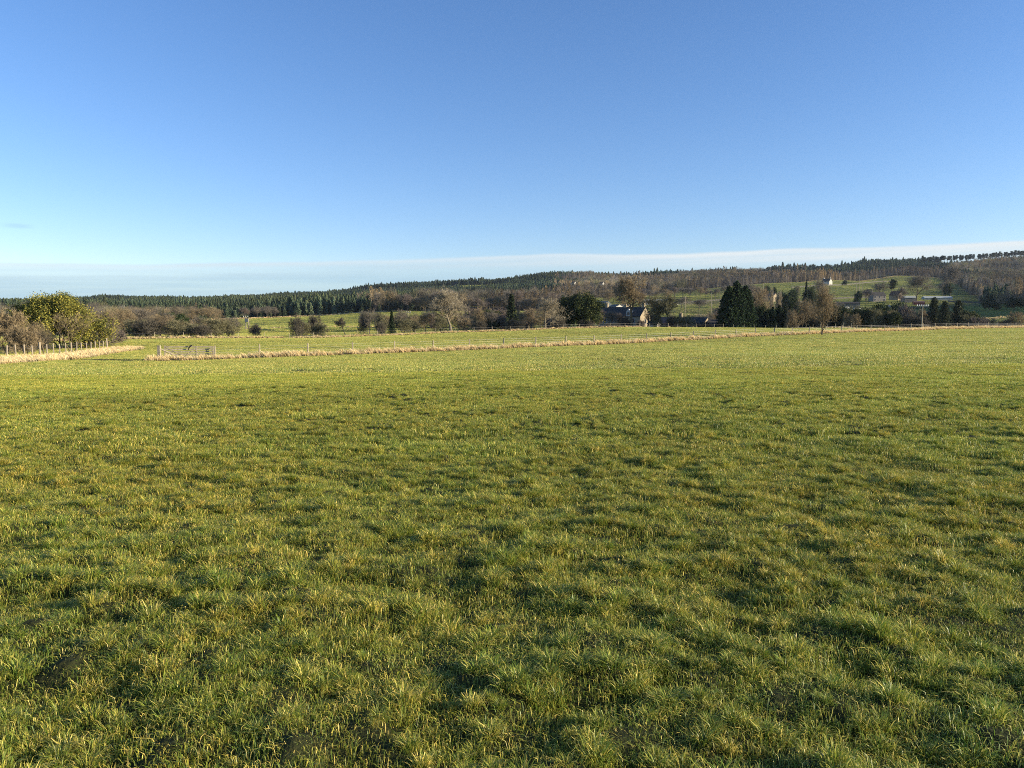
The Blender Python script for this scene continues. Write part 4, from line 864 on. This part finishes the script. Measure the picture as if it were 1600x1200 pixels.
stand = RS(79).rand(4096); cell = (np.floor((x + .3 * y) / 130).astype(int) * 31 + np.floor((y - .4 * x) / 95).astype(int) * 17) % 4096
sz = (.85 + .35 * R.rand(n)) * (.78 + .4 * stand[cell]); sz = np.where(con & (R.rand(n) < .06) & (u > 900), sz * 1.3, sz) * np.where(con, .84, 1) * np.where(~con & (u < 470), .8, 1)
sz = np.where((Y > 1420) & (u > 1438), sz * .35, sz)     # low growth behind the line of pines
sz = sz * np.where((u > 1180) & (u < 1330) & (Y > 1450) & con & (R.rand(n) < .4), 1.4, 1)
u = ur
def wtint(k, lo, hi, warm=0):
    m = k.sum(); g = (lo + (hi - lo) * (.5 * R.rand(m) + .5 * vnoise(x[k], y[k], 45, 54)))[:, None]; w_ = vnoise(x[k], y[k], 80, 55)[:, None]
    st2 = stand[(cell[k] * 7 + 3) % 4096][:, None]
    return g * (.75 + .5 * st2) * (1 + (w_ - .5) * np.array([.22, .1, -.15]) + (st2 > .7) * np.array([.08, .06, 0]))
def wood(name, k, protos, label, sc_=1.0, lo=.5, hi=1.6):
    m = int(k.sum()); s = sz[k] * sc_
    return scatter(name, np.c_[x[k], y[k], gz(x[k], y[k]) - .3], np.c_[(R.rand(m, 2) - .5) * .08, R.rand(m) * 6.28], np.c_[s, s, s * (.9 + .25 * R.rand(m))], R.randint(0, len(protos), m), wtint(k, lo, hi), protos, label, "woodland")
# drop part of the deep interior: only tops show there
keep = (dep < 40) | (R.rand(n) < .8)
wood("conifer_forest", con & keep & (u < 900), pr_con, "dark conifer plantation on the long ridge, left and centre")
wood("conifer_forest", con & keep & (u >= 900), pr_con, "dark conifers mixed through the right-hand hillside woods")
wood("larch_forest", lar & keep, pr_lar, "leafless reddish larches among the far woods", .95)
wood("bare_forest", (~con) & (~lar) & keep & (u < 905) & (R.rand(n) < .75), pr_dec, "leafless woodland below the plantations, left and centre", .9)
wood("bare_forest", (~con) & (~lar) & keep & (u >= 905) & (R.rand(n) < .75), pr_dec, "leafless brown woodland over the right-hand hillside", .95)

# ---------------------------------------------------------------- hedges and walls of the farmland
def hedge(label, path, h, w, style, seed):
    R = RS(seed); P = polyl([(uX(a, b), b) for a, b in path], .8); k = 26; n = len(P) * k
    c = np.repeat(P, k, 0) + R.randn(n, 2) * [w * .4, w * .4]; hh_ = h * (.55 + .7 * vnoise(c[:, 0], c[:, 1], 5, seed)) * R.rand(n)
    V = np.c_[c, gz(c[:, 0], c[:, 1]) + hh_]; o0 = V.mean(0); o0[2] = V[:, 2].min(); V = V - o0
    d_ = R.randn(n, 3) * .5 + [0, 0, .7]; d_ /= np.linalg.norm(d_, axis=1)[:, None]; s = np.cross(d_, R.randn(n, 3)); s /= np.linalg.norm(s, axis=1)[:, None]
    VV = np.stack([V - s * .07, V + s * .07, V + d_ * .75], 1).reshape(-1, 3)
    tag(ob("hedge", mesh_np("hedge", VV, np.arange(3 * n).reshape(-1, 3), MT['twig'], colarr(n, 3, BARE[style], R)), None, tuple(o0)), label, "hedge")
hedge("dark bare hedge between the fields behind the farmhouse", ((995, 470), (1050, 462), (1130, 455), (1180, 450)), 3.2, 2.5, 'dark', 1)
hedge("brown hedge below the white-roofed sheds", ((1000, 560), (1070, 560), (1180, 580)), 3.0, 3, 'red', 2)
hedge("short hedge below the farm sheds", ((905, 470), (940, 468), (985, 462)), 2.6, 2.5, 'grey', 3)
hedge("low hedge following the hill lane", ((1290, 425), (1370, 440), (1440, 455), (1500, 470)), 2.4, 3, 'dark', 4)
hedge("long dark hedge under the hill farm", ((1290, 380), (1400, 385), (1500, 400)), 3.0, 3, 'olive', 5)
hedge("thick hedge at the right below the bare wood", ((1440, 520), (1490, 500), (1540, 470)), 4, 4, 'dark', 6)
hedge("dark hedge along the field foot at the right edge", ((1500, 300), (1560, 285), (1640, 285)), 2.2, 3, 'dark', 7)
hedge("hedge beneath the upper hill field", ((1215, 690), (1290, 690), (1340, 680)), 2.0, 2, 'dark', 8)
hedge("hedge across the top of the near farm field", ((1060, 620), (1110, 640), (1150, 660)), 2.6, 2, 'grey', 9)
def wall(label, path, h=1.3, w=.5):
    R = RS(int(path[0][0])); P = polyl([(uX(a, b), b) for a, b in path], 2.0); zz = gz(P[:, 0], P[:, 1]); o0 = np.array([P[0, 0], P[0, 1], zz[0]]); m = MB()
    d_ = np.gradient(P, axis=0); d_ /= np.linalg.norm(d_, axis=1)[:, None]; nr = np.c_[-d_[:, 1], d_[:, 0]]; V = []; Fq = []
    for i in range(len(P)):
        hh_ = h * (.9 + .2 * R.rand())
        for s, zt, ww in ((-1, -.4, w), (-1, hh_, w * .6), (1, hh_, w * .6), (1, -.4, w)): V.append((*(P[i] + nr[i] * s * ww / 2 - o0[:2]), zz[i] + zt - o0[2]))
        if i:
            b = 4 * i; Fq += [(b - 4 + j, b - 4 + (j + 1) % 4, b + (j + 1) % 4, b + j) for j in range(4)]
    m.add(V, Fq); tag(m.put("dry_stone_wall", MT['drystone'], None, tuple(o0)), label, "wall")
wall("stone wall climbing to the white hill house", ((1235, 820), (1290, 850), (1330, 900), (1400, 960)))
wall("stone wall across the middle of the hill field", ((1215, 560), (1300, 600), (1380, 620)))
wall("stone wall behind the farm fields", ((1010, 640), (1080, 660), (1160, 690)))
wall("low stone wall at the edge of the right-hand wood", ((1480, 560), (1510, 545), (1540, 530)))
def strip(name, path, w, mat, lift=.06):
    P = polyl([(uX(a, b), b) for a, b in path], 3.0); d_ = np.gradient(P, axis=0); d_ /= np.linalg.norm(d_, axis=1)[:, None]; nr = np.c_[-d_[:, 1], d_[:, 0]]
    A = P + nr * w / 2; B = P - nr * w / 2; zz = np.maximum(gz(A[:, 0], A[:, 1]), gz(B[:, 0], B[:, 1])) + lift
    V = np.stack([np.c_[A, zz], np.c_[B, zz]], 1).reshape(-1, 3); i = np.arange(len(P) - 1) * 2
    tag(ob(name, mesh_np(name, V, None, mat, None, np.c_[i, i + 2, i + 3, i + 1][:, ::-1])), None, None, None, "structure")
strip("lane", ((1200, 405), (1260, 410), (1300, 418), (1340, 432), (1400, 448), (1460, 462), (1500, 480)), 4.5, MT['tarmac'], .5)

# ---------------------------------------------------------------- buildings
def house(name, label, u, Y, Ln, Dp, eave, ridge, ang, wallm, roofm, chim=(), win=(), dz=0, cat="house", door=None, rightwin=()):
    """ridge runs along local x; ang turns the right end towards the camera"""
    x = uX(u, Y); t = thing(name, label, cat, (x, Y, g1(x, Y) + dz), -ang)
    l, d_ = Ln / 2, Dp / 2; m = MB()
    m.add([(-l, -d_, -2), (l, -d_, -2), (l, d_, -2), (-l, d_, -2), (-l, -d_, eave), (l, -d_, eave), (l, d_, eave), (-l, d_, eave), (-l, 0, ridge), (l, 0, ridge)],
          [(0, 1, 5, 4), (2, 3, 7, 6), (1, 2, 6, 9, 5), (3, 0, 4, 8, 7)]); m.put("wall", wallm, t)
    k = (ridge - eave) / d_; o = .25; r = MB(); l2 = l + .15; th = .12; e0 = eave - o * k
    for s in (-1, 1):
        v = [(-l2, 0, ridge + th), (l2, 0, ridge + th), (l2, s * (d_ + o), e0 + th), (-l2, s * (d_ + o), e0 + th), (-l2, 0, ridge + .01), (l2, 0, ridge + .01), (l2, s * (d_ + o), e0 + .01), (-l2, s * (d_ + o), e0 + .01)]
        r.add(v, [(0, 1, 2, 3), (7, 6, 5, 4), (3, 2, 6, 7), (0, 3, 7, 4), (1, 5, 6, 2)])
    rf = r.put("roof", roofm, t)
    for cx in chim:
        c = MB(); c.box(cx - .45, cx + .45, -.35, .35, ridge - .6, ridge + 1.1); c.box(cx - .52, cx + .52, -.42, .42, ridge + 1.1, ridge + 1.25)
        for q in (-.2, .2): c.bar((cx + q, 0, ridge + 1.25), (cx + q, 0, ridge + 1.6), .11, .09, 6)
        c.put("chimney", wallm, rf)
    for (wx, wz, ww, wh) in win:
        f_ = MB(); f_.box(wx - ww / 2 - .07, wx + ww / 2 + .07, -d_ - .05, -d_ + .02, wz - .07, wz + wh + .07); f = f_.put("window", MT['white'], t)
        MB().box(wx - ww / 2, wx + ww / 2, -d_ - .075, -d_ - .045, wz, wz + wh).put("pane", MT['glass'], f)
    for (wy, wz, ww, wh) in rightwin:
        f_ = MB(); f_.box(l - .02, l + .05, wy - ww / 2 - .07, wy + ww / 2 + .07, wz - .07, wz + wh + .07); f = f_.put("window", MT['white'], t)
        MB().box(l + .045, l + .075, wy - ww / 2, wy + ww / 2, wz, wz + wh).put("pane", MT['glass'], f)
    if door: MB().box(door - .5, door + .5, -d_ - .06, -d_ + .02, 0, 2.1).put("door", MT['red'], t)
    return t
A = math.radians(38)
fh = house("farmhouse", "stone farmhouse with dark slate roof and sunlit end gable in the middle distance", 976, 226, 14.0, 6.4, 5.6, 8.3, A, MT['sand'], MT['slate'], (-6.3, .2, 6.3), [(-5, 3.6, 1, 1.3), (-2.5, 3.6, 1, 1.3), (1.5, 3.6, 1, 1.3), (4.6, 3.6, 1, 1.3), (-5, 1, 1, 1.3), (1.5, 1, 1, 1.3), (4.6, 1, 1, 1.3)], door=-1.8, rightwin=[(0, 3.4, .9, 1.2)])
# dormer
dm = MB(); dm.add([(2.4, -3.4, 5.5), (3.9, -3.4, 5.5), (3.9, -3.4, 7.0), (2.4, -3.4, 7.0), (3.15, -3.4, 7.7), (2.4, -.9, 7.0), (3.9, -.9, 7.0), (3.15, -.6, 7.7)], [(0, 1, 2, 4, 3), (1, 6, 2), (0, 3, 5), (3, 4, 7, 5), (4, 2, 6, 7)]); dmo = dm.put("dormer", MT['render'], fh)
MB().box(2.8, 3.5, -3.46, -3.38, 5.9, 6.8).put("pane", MT['glass'], dmo)
house("cottage", "low brown-roofed cottage wing behind the bare trees right of the farmhouse", 1030, 232, 9, 5.5, 4.0, 5.8, A, MT['grey'], MT['tile'], (), [(-2, 2, .9, 1.1)])
house("outbuilding", "low slate-roofed outbuilding with sunlit end gable left of the tall conifers", 1083, 214, 8.6, 5.2, 2.4, 4.1, A, MT['sand'], MT['slate'], (-3.9,), [(-2, .7, .9, 1)], dz=.1)
house("stable", "long low dark-roofed building half hidden beside the tall conifers", 1108, 212, 8, 4, 2.3, 3.4, .1, MT['grey'], MT['slate'])
house("porch", "small white-gabled shed in front of the brown-roofed cottage", 1022, 216, 3.0, 2.4, 2.6, 3.4, A, MT['render'], MT['slate'])
# farm sheds across the valley
house("farm_shed", "long dark farm shed across the valley", 935, 530, 15, 12, 4.5, 6.5, .5, MT['dsheet'], MT['dsheet'], cat="shed")
house("farm_shed", "pale-fronted farm shed catching the sun across the valley", 962, 500, 7, 6, 3.6, 5.0, .95, MT['render'], MT['dsheet'], cat="shed")
house("farm_shed", "smaller pale shed right of the pale-fronted one", 977, 512, 7, 6, 3.2, 4.8, .8, MT['sand'], MT['sheet'], cat="shed")
house("farm_shed", "low white-roofed shed behind the field, the left of two", 1016, 640, 11, 8, 3, 4.4, .1, MT['render'], MT['sheet'], cat="shed")
house("farm_shed", "low white-roofed shed behind the field, the right of two", 1034, 650, 8, 7, 3, 4.2, .1, MT['render'], MT['sheet'], cat="shed")
house("hill_house", "tiny white-gabled house high in the wooded slope, left one", 896, 1090, 6, 4, 7, 9, .8, MT['render'], MT['slate'], (), [(-2, 6, 1, 1.5)], dz=3)
house("hill_house", "tiny white-gabled house high in the wooded slope, right one", 940, 1080, 5, 4, 7, 9, .8, MT['render'], MT['slate'], dz=3)
house("hill_house", "white hill house with three sunlit gables and dark roof at the wood's edge", 1290, 880, 10, 6, 2.6, 5.8, 1.0, MT['render'], MT['slate'], (-4.2, 4.2), [(-3, 1, 1.2, 1.2), (3, 1, 1.2, 1.2)], dz=1)

house("stone_barn", "pale stone barn with pitched roof on the slope above the tall conifers", 1203, 610, 9, 7, 4, 6.5, .9, MT['sand'], MT['tile'], cat="barn")
house("hill_farmhouse", "grey slate-roofed house of the hill farm with a pale chimney", 1369, 545, 10, 6, 4.2, 6.8, -.15, MT['grey'], MT['slate'], (-4.4,), [(-3.6, 2.6, .9, 1.2), (0, 2.6, .9, 1.2), (3.6, 2.6, .9, 1.2), (-3.6, .6, .9, 1.2), (3.6, .6, .9, 1.2)])
house("stone_barn", "sunlit stone barn behind the trees of the hill farm", 1398, 560, 7, 6, 3.6, 6.6, 1.0, MT['sand'], MT['tile'], cat="barn")
house("farm_shed", "pale blue-roofed farm shed at the hill farm", 1418, 530, 8, 7, 3.2, 4.6, .1, MT['grey'], MT['sheet'], cat="shed")
house("farm_shed", "red-sided shed under the large spreading tree", 1434, 500, 6.5, 4, 1.8, 2.7, .25, MT['red'], MT['tile'], cat="shed")
house("farm_shed", "very long low pale-roofed shed below the large hill tree", 1462, 600, 21, 7, 1.5, 3.0, .12, MT['sheet'], MT['sheet'], cat="shed")
house("farm_shed", "low dark shed beside the hill lane", 1322, 480, 14, 7, 3, 4.0, .1, MT['dsheet'], MT['slate'], cat="shed")
house("farm_shed", "tiny white-walled shed in the left valley hedge", 300, 262, 1.6, 1.4, 1.9, 2.5, .9, MT['render'], MT['sheet'], cat="shed")

# ---------------------------------------------------------------- poles, cars, sheep
def pole(label, u, Y, vtop, arm=2.2, pins=4, mat='wood', trans=False, twin=0, r=.16):
    x = uX(u, Y); h = hgt(u, Y, vtop); t = thing("utility_pole", label, "utility pole", (x, Y, g1(x, Y)))
    MB().bar((0, 0, -.5), (0, 0, h), r, r * .7, 8).put("post", MT[mat], t)
    if twin: MB().bar((twin, 0, -.5), (twin, 0, h * .8), r, r * .7, 8).put("post", MT[mat], t)
    if arm:
        a = MB().box(-arm / 2, arm / 2, -.09, .09, h - .35, h - .18).put("cross_arm", MT['galv'], t)
        for i in range(pins):
            px_ = -arm / 2 + .1 + (arm - .2) * i / (pins - 1); MB().bar((px_, 0, h - .18), (px_, 0, h + .12), .10, .06, 6).put("insulator", MT['pot'], a)
    if trans:
        b = MB(); b.box(-.15, .85, -.45, -.1, h * .55, h * .55 + 1.1); b.box(-.2, .9, -.5, -.05, h * .55 + 1.1, h * .55 + 1.2); b.put("transformer", MT['galv'], t)
    return t
pole("pole with wide cross-arm and white insulators standing in the bushes at the right", 1440.5, 186, 476.5, 2.9, 6)
pole("pole carrying a dark transformer box in the left valley field", 384, 236, 494, 1.6, 3, trans=True, twin=.9, r=.2)
pole("pole with small white cross-arm in the central valley field", 638, 290, 487, 1.8, 3)
pole("slim pale pole in the left of the central valley field", 602, 330, 492, 1.0, 2)
pole("pale pole beside the field behind the outbuilding", 1070, 330, 463, 0, 0, mat='post')
pole("pale pole in the far field left of the tall conifers", 1111, 420, 457, 0, 0, mat='post')
pole("pale pole just left of the tall conifers", 1124, 410, 460, 0, 0, mat='post')
pole("pale pole in front of the bare hill trees", 1191, 420, 443, 0, 0, mat='post')
pole("pole in the field below the white hill house", 1295, 560, 443, 0, 0, mat='post')
pole("tall double pole in the upper hill field", 1340, 620, 430, 0, 0, mat='post', twin=3.0)
pole("pair of short poles in the hill field below the tall ones", 1336, 540, 441, 0, 0, mat='post', twin=2.2)
def car(label, u, Y, rz, mat, van=False):
    x = uX(u, Y); t = thing("parked_car" if not van else "parked_van", label, "van" if van else "car", (x, Y, g1(x, Y) + .25), rz)
    b = MB(); prof = [(-2.1, .35), (-2.15, .8), (-1.3, .95), (-.7, 1.45), (1.2, 1.45), (1.9, .95), (2.1, .85), (2.1, .35)] if not van else [(-2.5, .4), (-2.5, 1.0), (-1.9, 1.2), (-1.4, 2.0), (2.5, 2.05), (2.5, .4)]
    n = len(prof); b.add([(px_, -.85, pz) for px_, pz in prof] + [(px_, .85, pz) for px_, pz in prof], [tuple(range(n)), tuple(range(2 * n - 1, n - 1, -1))] + [(i, n + i, n + (i + 1) % n, (i + 1) % n) for i in range(n)]); b.put("body", mat, t)
    MB().box(-.9 if not van else -1.7, 1.1 if not van else -.9, -.87, .87, 1.0, 1.32 if not van else 1.7).put("window", MT['glass'], t)
    for wx in (-1.35, 1.35):
        for s in (-1, 1): MB().bar((wx, s * .7, .33), (wx, s * .9, .33), .33, n=12).put("wheel", MT['rubber'], t)
car("pale van on the lane below the hill farm", 1337, 431, .2, MT['carw'], True)
car("cream car parked highest by the hill farm trees", 1391, 452, .5, MT['carw']); car("cream car parked just below the highest one", 1383, 448, 1.0, MT['carw'])
car("pale car parked lowest on the farm lane", 1371, 443, .3, MT['carw']); car("pale car parked among the farm trees", 1387, 470, 1.3, MT['carb'])
car("white car left of the lane van by the low dark shed", 1314, 462, .1, MT['carw']); car("white car nearer the low dark shed", 1321, 464, .1, MT['carw'])
sm = MB()
def blob(m, c, r, k=8):
    V = [(c[0], c[1], c[2] - r[2])]; 
    for i in range(1, 5):
        a = math.pi * i / 5 - math.pi / 2
        for j in range(k): V.append((c[0] + r[0] * math.cos(a) * math.cos(6.283 * j / k), c[1] + r[1] * math.cos(a) * math.sin(6.283 * j / k), c[2] + r[2] * math.sin(a)))
    V.append((c[0], c[1], c[2] + r[2])); Fx = [(0, 1 + (j + 1) % k, 1 + j) for j in range(k)]
    for i in range(3): Fx += [(1 + i * k + j, 1 + i * k + (j + 1) % k, 1 + (i + 1) * k + (j + 1) % k, 1 + (i + 1) * k + j) for j in range(k)]
    Fx += [(1 + 3 * k + j, 1 + 3 * k + (j + 1) % k, 1 + 4 * k) for j in range(k)]; m.add(V, Fx)
blob(sm, (0, 0, .62), (.55, .27, .30)); blob(sm, (-.45, 0, .68), (.22, .17, .20)); sm.bar((-.55, 0, .7), (-.72, 0, .86), .13, .10, 8); sm.bar((-.72, 0, .88), (-.92, 0, .78), .10, .06, 8)
for sx in (-.33, .36):
    for sy in (-.14, .14): sm.bar((sx, sy, .5), (sx + .02, sy, .25), .055, .04, 6); sm.bar((sx + .02, sy, .25), (sx, sy, 0), .04, .03, 6)
for s in (-1, 1): sm.bar((-.72, s * .06, .93), (-.70, s * .17, .92), .03, .015, 5)
shm = sm.mesh("sheep", MT['wool'])
for i, (u, Y) in enumerate(((1047, 600), (1052, 604), (1058, 598), (1063, 606), (917, 800), (921, 806), (928, 798), (1290, 720), (1263, 735))):
    x_ = uX(u, Y); o = _rz(ob("sheep", shm, None, (x_, Y, g1(x_, Y))), i * 1.7); tag(o, "tiny pale sheep grazing on the far hillside fields", "sheep", "sheep on the far fields"); o.scale = (1.2,) * 3

# ---------------------------------------------------------------- thin winter haze
ENABLE_HAZE = True
if ENABLE_HAZE:
    hz = MB().box(-2600, 3000, -300, 2600, -25, 178)
    Mh = MN("haze_air"); pv = Mh.nd("ShaderNodeVolumePrincipled", {"Color": (.75, .86, 1, 1), "Density": .000042, "Anisotropy": .2})
    o_ = Mh.nd("ShaderNodeOutputMaterial"); Mh.l.new(pv.outputs[0], o_.inputs["Volume"]); tag(hz.put("haze", Mh.m), None, None, None, "stuff")
